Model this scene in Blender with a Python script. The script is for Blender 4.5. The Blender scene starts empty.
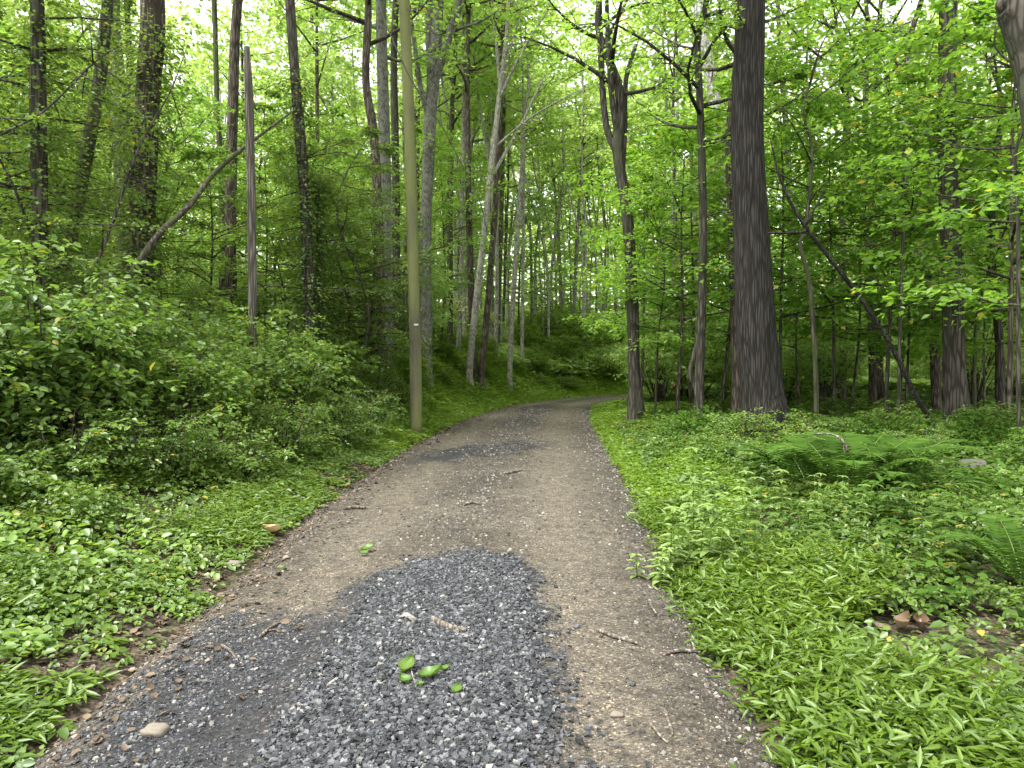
import bpy, math, random
import numpy as np
R = math.radians
rng = np.random.default_rng(11)
random.seed(11)
C = bpy.context.scene.collection
sc = bpy.context.scene

# ------------------------------------------------------------------ camera
F = 705.0; CAMZ = 1.6; PITCH = math.atan(16 / 705.0)
cam = bpy.data.cameras.new('camera'); co = bpy.data.objects.new('camera', cam); C.objects.link(co)
co.location = (0, 0, CAMZ); co.rotation_euler = (math.pi / 2 - PITCH, 0, 0)
cam.sensor_width = 36; cam.lens = 36 * F / 1024; cam.clip_end = 1500; cam.clip_start = 0.05
sc.camera = co
cp, sp = math.cos(PITCH), math.sin(PITCH)
def P(px, py, Y):
    u = (px - 512) / F; v = (384 - py) / F
    dy = cp + v * sp; dz = -sp + v * cp
    t = Y / dy
    return np.array([u * t, Y, CAMZ + dz * t])

# ------------------------------------------------------------------ noise
class VN:
    def __init__(s, seed, n=64):
        s.t = np.random.default_rng(seed).random((n, n)); s.n = n
    def __call__(s, x, y):
        x = np.asarray(x, float); y = np.asarray(y, float)
        xi = np.floor(x).astype(int); yi = np.floor(y).astype(int)
        fx = x - xi; fy = y - yi
        fx = fx * fx * (3 - 2 * fx); fy = fy * fy * (3 - 2 * fy)
        n = s.n; a = s.t[xi % n, yi % n]; b = s.t[(xi + 1) % n, yi % n]
        c = s.t[xi % n, (yi + 1) % n]; d = s.t[(xi + 1) % n, (yi + 1) % n]
        return (a * (1 - fx) + b * fx) * (1 - fy) + (c * (1 - fx) + d * fx) * fy
vn1, vn2, vn3 = VN(1), VN(2), VN(3)
def fbm(v, x, y):
    return v(x, y) * .5 + v(x * 2.1 + 5, y * 2.1 + 9) * .3 + v(x * 4.3 + 1, y * 4.3 + 3) * .2
def sm(a, b, x):
    t = np.clip((np.asarray(x, float) - a) / (b - a), 0, 1); return t * t * (3 - 2 * t)

# ------------------------------------------------------------------ road and terrain
YK = [-12, 0, 3, 5, 8.5, 14, 22, 30, 37.6, 42, 46, 50, 54, 400]
LK = [-2.0, -2.05, -2.1, -2.2, -2.35, -2.25, -1.7, -.3, 2.6, 6, 12, 22, 60, 400]
RK = [1.1, 1.2, 1.2, 1.33, 1.6, 1.98, 2.6, 3.6, 7, 14, 30, 60, 90, 700]
def LE(y): return np.interp(y, YK, LK)
def RE(y): return np.interp(y, YK, RK)
def gz(x, y):
    x = np.asarray(x, float); y = np.asarray(y, float)
    l = LE(y) - x; r = x - RE(y)
    # real distance shrinks where the road bends away
    k = 1 / np.sqrt(1 + np.interp(y, [0, 22, 30, 37, 42, 60], [0, .02, .08, .5, 4, 20]))
    de = np.maximum(l, r) * k
    out = np.where(de > 0, 1, 0)
    z = -0.07 + 0.10 * sm(-.25, .45, de)
    bank = np.interp(y, [0, 5, 12, 20, 30, 45], [.12, .2, .6, 1.2, 2.1, 2.3])
    left = np.where(l > 0, 1, 0) * sm(18, 7, x) * (bank * sm(.1, 3.4, l * k) + .045 * np.clip(l * k - 2, 0, 60))
    right = np.where(r > 0, 1, 0) * (.10 * sm(.2, 3, r * k) + .004 * np.clip(r * k, 0, 60))
    far = 9 * sm(60, 140, np.hypot(x, y)) + 20 * sm(120, 400, np.hypot(x, y))
    n = (fbm(vn1, x * .35 + 30, y * .35 + 30) - .5) * .35 * sm(0.3, 3, de)
    return z + left + right + n + far * sm(2, 12, de) + 0 * out
def rz(x, y):
    w = np.clip((x - LE(y)) / (RE(y) - LE(y)), 0, 1)
    crown = .05 * (1 - (2 * w - 1) ** 2)
    ruts = -.03 * (np.exp(-((w - .22) / .1) ** 2) + np.exp(-((w - .74) / .1) ** 2))
    edge = -.09 * (sm(.12, 0, w) + sm(.88, 1, w))
    pile = .035 * slate(x, y)
    return crown + ruts + edge + pile + (vn2(x * 3 + 40, y * 3 + 40) - .5) * .016 + (vn2(x * 11 + 40, y * 11) - .5) * .006 + .0
def fines(x, y):
    n = (fbm(vn3, x * 1.7 + 33, y * 1.3 + 11) - .5) * 1.1
    return np.maximum(slate(x, y), .8 * sm(0, 1.0, 5.1 - y + n) * sm(.0, .45, x + 2.05 + n * .4) * sm(.1, -.35, x + .75 + n * .3))
def slate(x, y):
    n = (fbm(vn3, x * 2.2 + 20, y * 1.6 + 20) - .5) * 1.0 + (fbm(vn2, x * 7, y * 6) - .5) * .45
    top = 5.95 - 1.4 * np.abs(x + .5) ** 1.5 + n
    hw = .72 * np.clip((6.0 - y) / 1.8, 0, 1) ** .55
    a = sm(-.22, .28, hw - np.abs(x + .42) + n * .55) * sm(6.1, 5.4, y)
    b = sm(0, .5, 4.5 - .25 * np.abs(x + 1.5) - y + n) * sm(-.0, .2, -1.0 - x + n * .6) * sm(-.05, .25, x + 2.0 + n * .6) * .75
    c = sm(.5, .0, np.abs(y - 13.6 - (x) * .8 + n * 3) - .7) * sm(-2.1, -1.4, x) * sm(1.4, .2, x) * .8 + .7 * sm(.45, .1, np.abs(x - .35 - .04 * (y - 20)) + n) * sm(17, 20, y) * sm(31, 26, y)
    return np.clip(np.maximum(np.maximum(a, b), c), 0, 1)

# ------------------------------------------------------------------ mesh builder
class MB:
    def __init__(s): s.v = []; s.f3 = []; s.f4 = []; s.n = 0
    def add(s, v, f):
        f = np.asarray(f, np.int64) + s.n
        (s.f4 if f.shape[1] == 4 else s.f3).append(f)
        s.v.append(np.asarray(v, np.float32)); s.n += len(v)
    def addmore(s, v, f3, f4):
        if len(f3): s.f3.append(np.asarray(f3) + s.n)
        if len(f4): s.f4.append(np.asarray(f4) + s.n)
        s.v.append(np.asarray(v, np.float32)); s.n += len(v)
    def data(s, name, mats, smooth=True, attrs=None):
        me = bpy.data.meshes.new(name)
        v = np.concatenate(s.v) if s.v else np.zeros((0, 3), np.float32)
        f3 = np.concatenate(s.f3) if s.f3 else np.zeros((0, 3), int)
        f4 = np.concatenate(s.f4) if s.f4 else np.zeros((0, 4), int)
        me.vertices.add(len(v)); me.vertices.foreach_set('co', v.ravel().astype(np.float32))
        nl = f3.size + f4.size; me.loops.add(nl)
        me.loops.foreach_set('vertex_index', np.concatenate([f3.ravel(), f4.ravel()]).astype(np.int32))
        npg = len(f3) + len(f4); me.polygons.add(npg)
        ls = np.concatenate([np.arange(len(f3)) * 3, f3.size + np.arange(len(f4)) * 4]).astype(np.int32)
        me.polygons.foreach_set('loop_start', ls)
        me.polygons.foreach_set('use_smooth', np.full(npg, smooth))
        for m in (mats if isinstance(mats, (list, tuple)) else [mats]): me.materials.append(m)
        me.update(calc_edges=True)
        if attrs:
            for k, a in attrs.items():
                at = me.attributes.new(k, 'FLOAT', 'POINT'); at.data.foreach_set('value', np.asarray(a, np.float32))
        return me
def obj(name, me, parent=None, loc=None):
    o = bpy.data.objects.new(name, me); C.objects.link(o)
    if parent is not None: o.parent = parent
    if loc is not None: o.location = loc
    return o
def tag(o, label=None, cat=None, group=None, kind=None):
    if label: o['label'] = label
    if cat: o['category'] = cat
    if group: o['group'] = group
    if kind: o['kind'] = kind
    return o
def empty(name, loc):
    o = bpy.data.objects.new(name, None); C.objects.link(o); o.location = loc; o.empty_display_size = .3; return o

def tube(mb, pts, rad, sides=8, rough=0.0, seed=0, flare=0):
    pts = np.asarray(pts, float); rad = np.asarray(rad, float); n = len(pts)
    d = np.gradient(pts, axis=0); d /= np.linalg.norm(d, axis=1)[:, None] + 1e-9
    ref = np.array([1.0, 0.05, 0.0]) if abs(d[:, 2]).mean() > .5 else np.array([0, 0, 1.0])
    a = np.cross(d, ref); a /= np.linalg.norm(a, axis=1)[:, None] + 1e-9
    b = np.cross(d, a)
    th = np.linspace(0, 2 * math.pi, sides, endpoint=False)
    rr = np.tile(rad[:, None], (1, sides))
    if rough:
        r_ = np.random.default_rng(seed)
        ph = r_.random(4) * 6.28; L = np.cumsum(np.r_[0, np.linalg.norm(np.diff(pts, axis=0), axis=1)])
        rr = rr * (1 + rough * (.5 * np.sin(3 * th[None] + ph[0] + L[:, None] * .8) + .4 * np.sin(5 * th[None] + ph[1] - L[:, None] * 1.3)
                   + .6 * (r_.random(rr.shape) - .5) + .5 * np.sin(L[:, None] * 2.1 + ph[2]) * np.sin(2 * th[None] + ph[3])))
    if flare:
        h = pts[:, 2] - pts[0, 2]
        fl = np.exp(-h / (rad[0] * 1.3))[:, None]
        rr = rr * (1 + flare * fl * (.6 + .55 * np.sin(th[None] * 5 + seed)))
    v = pts[:, None] + rr[..., None] * (np.cos(th)[None, :, None] * a[:, None] + np.sin(th)[None, :, None] * b[:, None])
    v = v.reshape(-1, 3)
    i = np.arange(n - 1)[:, None] * sides; j = np.arange(sides)[None]; j2 = (j + 1) % sides
    f = np.stack([i + j, i + j2, i + sides + j2, i + sides + j], -1).reshape(-1, 4)
    v = np.vstack([v, pts[-1] + d[-1] * rad[-1] * .5, pts[0]])
    cap = np.stack([(n - 1) * sides + np.arange(sides), (n - 1) * sides + (np.arange(sides) + 1) % sides, np.full(sides, n * sides)], -1)
    cap2 = np.stack([(np.arange(sides) + 1) % sides, np.arange(sides), np.full(sides, n * sides + 1)], -1)
    mb.addmore(v, np.vstack([cap, cap2]), f)
def spline(pts, n):
    pts = np.asarray(pts, float)
    m = len(pts)
    if m == 2:
        t = np.linspace(0, 1, n)[:, None]; return pts[0] * (1 - t) + pts[1] * t
    Pp = np.vstack([2 * pts[0] - pts[1], pts, 2 * pts[-1] - pts[-2]])
    ts = np.linspace(0, m - 1 - 1e-6, n); k = ts.astype(int); t = (ts - k)[:, None]
    p0, p1, p2, p3 = Pp[k], Pp[k + 1], Pp[k + 2], Pp[k + 3]
    return .5 * (2 * p1 + (p2 - p0) * t + (2 * p0 - 5 * p1 + 4 * p2 - p3) * t ** 2 + (3 * p1 - p0 - 3 * p2 + p3) * t ** 3)

# leaf templates: (verts, faces)
L4 = (np.array([[0, 0, 0], [.45, .34, .07], [1, 0, -.06], [.45, -.34, .07]]), np.array([[0, 2, 1], [0, 3, 2]]))
L6 = (np.array([[0, 0, 0], [.28, .33, .07], [.68, .27, .03], [1, 0, -.12], [.68, -.27, .03], [.28, -.33, .07]]), np.array([[0, 3, 2, 1], [0, 5, 4, 3]]))
LAN = (np.array([[0, 0, 0], [.3, .11, .02], [.65, .085, .0], [1, 0, -.08], [.65, -.085, .0], [.3, -.11, .02]]), np.array([[0, 3, 2, 1], [0, 5, 4, 3]]))
LNR = (np.array([[0, 0, 0], [.4, .2, .05], [1, 0, -.12], [.4, -.2, .05]]), np.array([[0, 2, 1], [0, 3, 2]]))
def leaves(mb, tpl, pos, dirv, nrm, size):
    """pos,dirv,nrm (N,3), size (N,)"""
    T, Fc = tpl; N = len(pos)
    if not N: return
    d = dirv / (np.linalg.norm(dirv, axis=1)[:, None] + 1e-9)
    w = np.cross(nrm, d); w /= np.linalg.norm(w, axis=1)[:, None] + 1e-9
    u = np.cross(d, w)
    v = pos[:, None] + size[:, None, None] * (T[None, :, 0:1] * d[:, None] + T[None, :, 1:2] * w[:, None] + T[None, :, 2:3] * u[:, None])
    k = len(T)
    f = (Fc[None] + (np.arange(N) * k)[:, None, None]).reshape(-1, Fc.shape[1])
    mb.add(v.reshape(-1, 3), f)

# ------------------------------------------------------------------ materials
def newmat(name):
    m = bpy.data.materials.new(name); m.use_nodes = True; nt = m.node_tree; nt.nodes.clear()
    return m, nt, nt.nodes.new, nt.links.new
def ramp(N, stops):
    r = N('ShaderNodeValToRGB'); e = r.color_ramp.elements
    while len(e) < len(stops): e.new(.5)
    for q, (p, c) in zip(e, stops): q.position = p; q.color = (*c, 1)
    return r
def leaf_mat(name, cols, trans=1.9, tmix=.45, patch=.35, gloss=.05, yellow=True):
    m, nt, N, K = newmat(name)
    geo = N('ShaderNodeNewGeometry'); oi = N('ShaderNodeObjectInfo'); tc = N('ShaderNodeTexCoord')
    nz = N('ShaderNodeTexNoise'); nz.inputs['Scale'].default_value = patch; nz.inputs['Detail'].default_value = 2
    K(geo.outputs['Position'], nz.inputs['Vector'])
    # mix island random with patch noise and object random
    a = N('ShaderNodeMath'); a.operation = 'MULTIPLY_ADD'; a.inputs[1].default_value = .55
    K(geo.outputs['Random Per Island'], a.inputs[0])
    b = N('ShaderNodeMath'); b.operation = 'MULTIPLY_ADD'; b.inputs[1].default_value = .55; b.inputs[2].default_value = -.05
    K(nz.outputs['Fac'], b.inputs[0]); K(b.outputs[0], a.inputs[2])
    c = N('ShaderNodeMath'); c.operation = 'MULTIPLY_ADD'; c.inputs[1].default_value = .3; K(oi.outputs['Random'], c.inputs[0])
    s = N('ShaderNodeMath'); s.operation = 'SUBTRACT'; s.inputs[1].default_value = .15; K(a.outputs[0], c.inputs[2]); K(c.outputs[0], s.inputs[0])
    n = len(cols)
    rp = ramp(N, [((i / (n - 1)) * .86 + .04, col) for i, col in enumerate(cols)])
    K(s.outputs[0], rp.inputs[0])
    col = rp.outputs[0]
    if yellow:
        gt = N('ShaderNodeMath'); gt.operation = 'GREATER_THAN'; gt.inputs[1].default_value = .985
        K(geo.outputs['Random Per Island'], gt.inputs[0])
        mx = N('ShaderNodeMixRGB'); mx.inputs[2].default_value = (.32, .28, .05, 1)
        K(gt.outputs[0], mx.inputs[0]); K(col, mx.inputs[1]); col = mx.outputs[0]
    dif = N('ShaderNodeBsdfDiffuse'); K(col, dif.inputs[0])
    tr = N('ShaderNodeBsdfTranslucent')
    mul = N('ShaderNodeMixRGB'); mul.blend_type = 'MULTIPLY'; mul.inputs[0].default_value = 1; mul.inputs[2].default_value = (trans * 1.06, trans, trans * .66, 1)
    K(col, mul.inputs[1]); K(mul.outputs[0], tr.inputs[0])
    m1 = N('ShaderNodeMixShader'); m1.inputs[0].default_value = tmix; K(dif.outputs[0], m1.inputs[1]); K(tr.outputs[0], m1.inputs[2])
    gl = N('ShaderNodeBsdfGlossy'); gl.inputs['Roughness'].default_value = .42; gl.inputs[0].default_value = (.9, .95, .9, 1)
    m2 = N('ShaderNodeMixShader'); m2.inputs[0].default_value = gloss; K(m1.outputs[0], m2.inputs[1]); K(gl.outputs[0], m2.inputs[2])
    o = N('ShaderNodeOutputMaterial'); K(m2.outputs[0], o.inputs[0])
    return m
G = leaf_mat
M_canopy = G('canopy_leaf', [(.075, .15, .03), (.13, .23, .042), (.20, .32, .06)], 2.2, .52, .12, .03)
M_far = G('far_leaf', [(.14, .23, .065), (.23, .34, .10), (.33, .45, .16)], 2.0, .5, .08, .03)  # brightened leaf colour, stands in for light reaching the far woods
M_maple = G('maple_leaf', [(.065, .14, .022), (.12, .23, .032), (.19, .32, .045)], 2.2, .52, .25, .03)
M_dark = G('vine_leaf', [(.06, .11, .025), (.10, .165, .035), (.16, .24, .05)], 2.0, .45, .5, .03)
M_shrub = G('shrub_leaf', [(.075, .145, .03), (.135, .23, .04), (.23, .35, .065)], 1.8, .4, .5, .04)
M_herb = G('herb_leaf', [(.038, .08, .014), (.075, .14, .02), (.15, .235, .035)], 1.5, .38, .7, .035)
M_stilt = G('stiltgrass_leaf', [(.065, .12, .012), (.11, .185, .018), (.17, .26, .028)], 1.5, .38, .8, .035, False)
M_verge = G('verge_leaf', [(.07, .14, .014), (.12, .21, .02), (.18, .28, .028)], 1.5, .38, .5, .03, False)
M_fern = G('fern_leaf', [(.035, .08, .016), (.065, .13, .022), (.10, .19, .032)], 1.3, .35, 1, .0, False)
M_pale = G('nettle_leaf', [(.14, .22, .055), (.19, .29, .07), (.25, .35, .10)], 1.3, .3, 1, .05, False)
M_litter = G('litter_leaf', [(.05, .035, .025), (.12, .085, .055), (.26, .20, .14)], .6, .1, 2, .03, False)
M_green_leaf = G('fallen_leaf', [(.07, .14, .02), (.09, .17, .025), (.12, .2, .03)], 1.3, .3, 30, .03, False)

def bark_mat(name, c1, c2, c3=None, scale=9, stretch=.12, bump=.6, moss=None, mossamt=.5, blot=1.6, ring=False):
    m, nt, N, K = newmat(name)
    tc = N('ShaderNodeTexCoord'); mp = N('ShaderNodeMapping'); K(tc.outputs['Object'], mp.inputs[0])
    mp.inputs['Scale'].default_value = (1, 1, stretch)
    n1 = N('ShaderNodeTexNoise'); n1.inputs['Scale'].default_value = scale; n1.inputs['Detail'].default_value = 6; n1.inputs['Roughness'].default_value = .65; n1.inputs['Distortion'].default_value = .6
    K(mp.outputs[0], n1.inputs['Vector'])
    vo = N('ShaderNodeTexVoronoi'); vo.inputs['Scale'].default_value = scale * 1.7; vo.feature = 'DISTANCE_TO_EDGE'
    K(mp.outputs[0], vo.inputs['Vector'])
    vr = ramp(N, [(0, (0, 0, 0)), (.25, (1, 1, 1))]); K(vo.outputs['Distance'], vr.inputs[0])
    h = N('ShaderNodeMath'); h.operation = 'MULTIPLY_ADD'; h.inputs[1].default_value = .5 if not ring else .1; K(vr.outputs[0], h.inputs[0]); K(n1.outputs['Fac'], h.inputs[2])
    r = ramp(N, [(.42, tuple(x * .5 for x in c1)), (.75, c1), (1.1 if False else 1, c2)]); K(h.outputs[0], r.inputs[0])
    col = r.outputs[0]
    n2 = N('ShaderNodeTexNoise'); n2.inputs['Scale'].default_value = blot; n2.inputs['Detail'].default_value = 5; n2.inputs['Roughness'].default_value = .7
    K(tc.outputs['Object'], n2.inputs['Vector'])
    if c3:
        r3 = ramp(N, [(.5, (0, 0, 0)), (.58, (1, 1, 1))]); K(n2.outputs['Fac'], r3.inputs[0])
        mx = N('ShaderNodeMixRGB'); mx.inputs[2].default_value = (*c3, 1); K(r3.outputs[0], mx.inputs[0]); K(col, mx.inputs[1]); col = mx.outputs[0]
    if moss:
        n3 = N('ShaderNodeTexNoise'); n3.inputs['Scale'].default_value = 2.5; n3.inputs['Detail'].default_value = 7; mp3 = N('ShaderNodeMapping'); K(tc.outputs['Object'], mp3.inputs[0]); mp3.inputs['Scale'].default_value = (1, 1, .22); K(mp3.outputs[0], n3.inputs['Vector'])
        r4 = ramp(N, [(.5 - mossamt * .3, (0, 0, 0)), (.72 - mossamt * .3, (1, 1, 1))]); K(n3.outputs['Fac'], r4.inputs[0])
        mx = N('ShaderNodeMixRGB'); mx.inputs[2].default_value = (*moss, 1); K(r4.outputs[0], mx.inputs[0]); K(col, mx.inputs[1]); col = mx.outputs[0]
    bs = N('ShaderNodeBsdfPrincipled'); bs.inputs['Roughness'].default_value = .9; bs.inputs['Specular IOR Level'].default_value = .2
    K(col, bs.inputs['Base Color'])
    bp = N('ShaderNodeBump'); bp.inputs['Strength'].default_value = bump; bp.inputs['Distance'].default_value = .03; K(h.outputs[0], bp.inputs['Height']); K(bp.outputs[0], bs.inputs['Normal'])
    o = N('ShaderNodeOutputMaterial'); K(bs.outputs[0], o.inputs[0])
    return m
B_dark = bark_mat('bark_dark', (.05, .043, .034), (.115, .10, .082), moss=(.055, .062, .035), mossamt=.1)
B_snag = bark_mat('bark_snag', (.10, .09, .073), (.20, .18, .15), scale=14, stretch=.06, bump=.5, blot=3)
B_black = bark_mat('bark_black', (.018, .016, .013), (.05, .045, .038), scale=14)
B_oak = bark_mat('bark_oak', (.026, .0235, .0195), (.056, .051, .043), scale=15, stretch=.07, bump=1.0)
B_grey = bark_mat('bark_grey', (.12, .115, .095), (.19, .18, .155), (.17, .185, .135), scale=12, stretch=.25, bump=.5, blot=5)
B_brown = bark_mat('bark_brown', (.065, .052, .04), (.15, .125, .098), scale=10)
B_pale = bark_mat('bark_pale', (.22, .20, .17), (.38, .36, .31), (.28, .29, .22), scale=8, stretch=.3, bump=.3, blot=3)
B_syc = bark_mat('bark_sycamore', (.42, .42, .36), (.6, .6, .54), (.16, .15, .11), scale=6, stretch=.5, bump=.2, blot=4.5)
B_moss = bark_mat('bark_mossy', (.06, .052, .04), (.14, .12, .095), moss=(.07, .08, .035), mossamt=.5)
M_pole = bark_mat('pole_wood', (.15, .135, .10), (.27, .25, .19), (.11, .105, .06), blot=1.4, scale=22, stretch=.03, bump=.5, moss=(.17, .185, .07), mossamt=.55, ring=True)
M_deadwood = bark_mat('dead_wood', (.13, .11, .085), (.25, .215, .175), scale=20, stretch=.3, bump=.4)
M_logcut = bark_mat('log_wood', (.26, .15, .07), (.42, .28, .15), scale=8, stretch=1, bump=.3)
M_twig = bark_mat('twig_bark', (.10, .08, .065), (.22, .18, .15), (.34, .33, .28), scale=40, stretch=1, bump=.4, blot=14)
def plain(name, c, rough=.6, metal=0):
    m, nt, N, K = newmat(name)
    bs = N('ShaderNodeBsdfPrincipled'); bs.inputs['Roughness'].default_value = rough; bs.inputs['Metallic'].default_value = metal
    nz = N('ShaderNodeTexNoise'); nz.inputs['Scale'].default_value = 30
    r = ramp(N, [(.3, tuple(x * .8 for x in c)), (.7, tuple(min(1, x * 1.15) for x in c))]); K(nz.outputs['Fac'], r.inputs[0]); K(r.outputs[0], bs.inputs['Base Color'])
    o = N('ShaderNodeOutputMaterial'); K(bs.outputs[0], o.inputs[0]); return m
M_cable = plain('cable_rubber', (.22, .22, .21)); M_steel = plain('bracket_steel', (.1, .1, .1), .5, .6); M_ceramic = plain('insulator_ceramic', (.03, .02, .018), .3)
M_tag = plain('tag_metal', (.6, .6, .58), .4)

def ground_mat():
    m, nt, N, K = newmat('forest_soil')
    geo = N('ShaderNodeNewGeometry')
    n1 = N('ShaderNodeTexNoise'); n1.inputs['Scale'].default_value = 1.2; n1.inputs['Detail'].default_value = 8; n1.inputs['Roughness'].default_value = .7; K(geo.outputs['Position'], n1.inputs['Vector'])
    n2 = N('ShaderNodeTexVoronoi'); n2.inputs['Scale'].default_value = 16; K(geo.outputs['Position'], n2.inputs['Vector'])
    r = ramp(N, [(.3, (.035, .028, .018)), (.5, (.075, .055, .035)), (.7, (.05, .07, .02))]); K(n1.outputs['Fac'], r.inputs[0])
    mx = N('ShaderNodeMixRGB'); mx.blend_type = 'OVERLAY'; mx.inputs[0].default_value = .6; K(r.outputs[0], mx.inputs[1]); sc_ = N('ShaderNodeSeparateColor'); K(n2.outputs['Color'], sc_.inputs[0]); K(sc_.outputs[0], mx.inputs[2])
    hs = N('ShaderNodeHueSaturation'); hs.inputs['Saturation'].default_value = .75; K(mx.outputs[0], hs.inputs['Color'])
    n4 = N('ShaderNodeTexNoise'); n4.inputs['Scale'].default_value = 45; n4.inputs['Detail'].default_value = 5; n4.inputs['Roughness'].default_value = .8; K(geo.outputs['Position'], n4.inputs['Vector'])
    r7 = ramp(N, [(.35, (.35, .35, .35)), (.55, (.95, .95, .95)), (.7, (2.2, 2.0, 1.7))]); K(n4.outputs['Fac'], r7.inputs[0])
    m7 = N('ShaderNodeMixRGB'); m7.blend_type = 'MULTIPLY'; m7.inputs[0].default_value = 1; K(hs.outputs[0], m7.inputs[1]); K(r7.outputs[0], m7.inputs[2])
    bs = N('ShaderNodeBsdfDiffuse'); K(m7.outputs[0], bs.inputs[0])
    bp = N('ShaderNodeBump'); bp.inputs['Strength'].default_value = .8; bp.inputs['Distance'].default_value = .04; K(n2.outputs['Distance'], bp.inputs['Height']); K(bp.outputs[0], bs.inputs['Normal'])
    o = N('ShaderNodeOutputMaterial'); K(bs.outputs[0], o.inputs[0]); return m
def road_mat():
    m, nt, N, K = newmat('road_dirt')
    geo = N('ShaderNodeNewGeometry')
    def noise(s, d=6, ro=.6):
        n = N('ShaderNodeTexNoise'); n.inputs['Scale'].default_value = s; n.inputs['Detail'].default_value = d; n.inputs['Roughness'].default_value = ro; K(geo.outputs['Position'], n.inputs['Vector']); return n
    big = noise(.9, 5); fine = noise(70, 4, .75); mid = noise(9, 6, .7)
    r = ramp(N, [(.3, (.048, .041, .031)), (.5, (.080, .069, .053)), (.72, (.125, .110, .086))]); K(big.outputs['Fac'], r.inputs[0])
    at = N('ShaderNodeAttribute'); at.attribute_name = 'slate'
    tr = N('ShaderNodeAttribute'); tr.attribute_name = 'track'
    mt = N('ShaderNodeMixRGB'); mt.inputs[2].default_value = (.135, .117, .089, 1); f = N('ShaderNodeMath'); f.operation = 'MULTIPLY'; f.inputs[1].default_value = .85; K(tr.outputs['Fac'], f.inputs[0]); K(f.outputs[0], mt.inputs[0]); K(r.outputs[0], mt.inputs[1])
    mx = N('ShaderNodeMixRGB'); mx.inputs[2].default_value = (.036, .037, .040, 1)
    a2 = N('ShaderNodeMath'); a2.operation = 'MULTIPLY_ADD'; a2.use_clamp = True; a2.inputs[1].default_value = 1.5; s2 = N('ShaderNodeMath'); s2.operation = 'SUBTRACT'; s2.inputs[1].default_value = .72; K(mid.outputs['Fac'], s2.inputs[0]); K(at.outputs['Fac'], a2.inputs[0]); K(s2.outputs[0], a2.inputs[2])
    K(a2.outputs[0], mx.inputs[0]); K(mt.outputs[0], mx.inputs[1])
    vo = N('ShaderNodeTexVoronoi'); vo.inputs['Scale'].default_value = 95; K(geo.outputs['Position'], vo.inputs['Vector'])
    sp_ = ramp(N, [(0, (.35, .35, .36)), (.45, (.85, .85, .85)), (.88, (1.1, 1.1, 1.1)), (1, (2.6, 2.5, 2.3))])
    vs = N('ShaderNodeSeparateColor'); K(vo.outputs['Color'], vs.inputs[0]); K(vs.outputs[0], sp_.inputs[0])
    m3 = N('ShaderNodeMixRGB'); m3.blend_type = 'MULTIPLY'; m3.inputs[0].default_value = 1; K(mx.outputs[0], m3.inputs[1]); K(sp_.outputs[0], m3.inputs[2])
    r5 = ramp(N, [(.32, (.55, .55, .56)), (.68, (1.4, 1.38, 1.34))]); K(mid.outputs['Fac'], r5.inputs[0])
    m4 = N('ShaderNodeMixRGB'); m4.blend_type = 'MULTIPLY'; m4.inputs[0].default_value = .9; K(m3.outputs[0], m4.inputs[1]); K(r5.outputs[0], m4.inputs[2])
    bs = N('ShaderNodeBsdfPrincipled'); bs.inputs['Roughness'].default_value = .88; bs.inputs['Specular IOR Level'].default_value = .25; K(m4.outputs[0], bs.inputs['Base Color'])
    hh = N('ShaderNodeMath'); hh.operation = 'MULTIPLY_ADD'; hh.inputs[1].default_value = .6; K(fine.outputs['Fac'], hh.inputs[0]); K(vo.outputs['Distance'], hh.inputs[2])
    bp = N('ShaderNodeBump'); bp.inputs['Strength'].default_value = .7; bp.inputs['Distance'].default_value = .012; K(hh.outputs[0], bp.inputs['Height']); K(bp.outputs[0], bs.inputs['Normal'])
    o = N('ShaderNodeOutputMaterial'); K(bs.outputs[0], o.inputs[0]); return m
def stone_mat(name, stops, rough=.55):
    m, nt, N, K = newmat(name)
    geo = N('ShaderNodeNewGeometry'); r = ramp(N, stops); K(geo.outputs['Random Per Island'], r.inputs[0])
    nz = N('ShaderNodeTexNoise'); nz.inputs['Scale'].default_value = 90; nz.inputs['Detail'].default_value = 3; K(geo.outputs['Position'], nz.inputs['Vector'])
    r2 = ramp(N, [(.3, (.75, .75, .75)), (.7, (1.2, 1.2, 1.2))]); K(nz.outputs['Fac'], r2.inputs[0])
    mx = N('ShaderNodeMixRGB'); mx.blend_type = 'MULTIPLY'; mx.inputs[0].default_value = 1; K(r.outputs[0], mx.inputs[1]); K(r2.outputs[0], mx.inputs[2])
    bs = N('ShaderNodeBsdfPrincipled'); bs.inputs['Roughness'].default_value = rough; K(mx.outputs[0], bs.inputs['Base Color'])
    o = N('ShaderNodeOutputMaterial'); K(bs.outputs[0], o.inputs[0]); return m
M_slate = stone_mat('slate_stone', [(0, (.018, .019, .020)), (.5, (.044, .046, .050)), (.82, (.085, .088, .094)), (.96, (.15, .15, .152)), (1, (.28, .26, .22))], .5)
M_pebble = stone_mat('pebble_stone', [(0, (.028, .026, .023)), (.4, (.075, .067, .055)), (.8, (.15, .136, .112)), (1, (.36, .33, .28))], .75)

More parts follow.
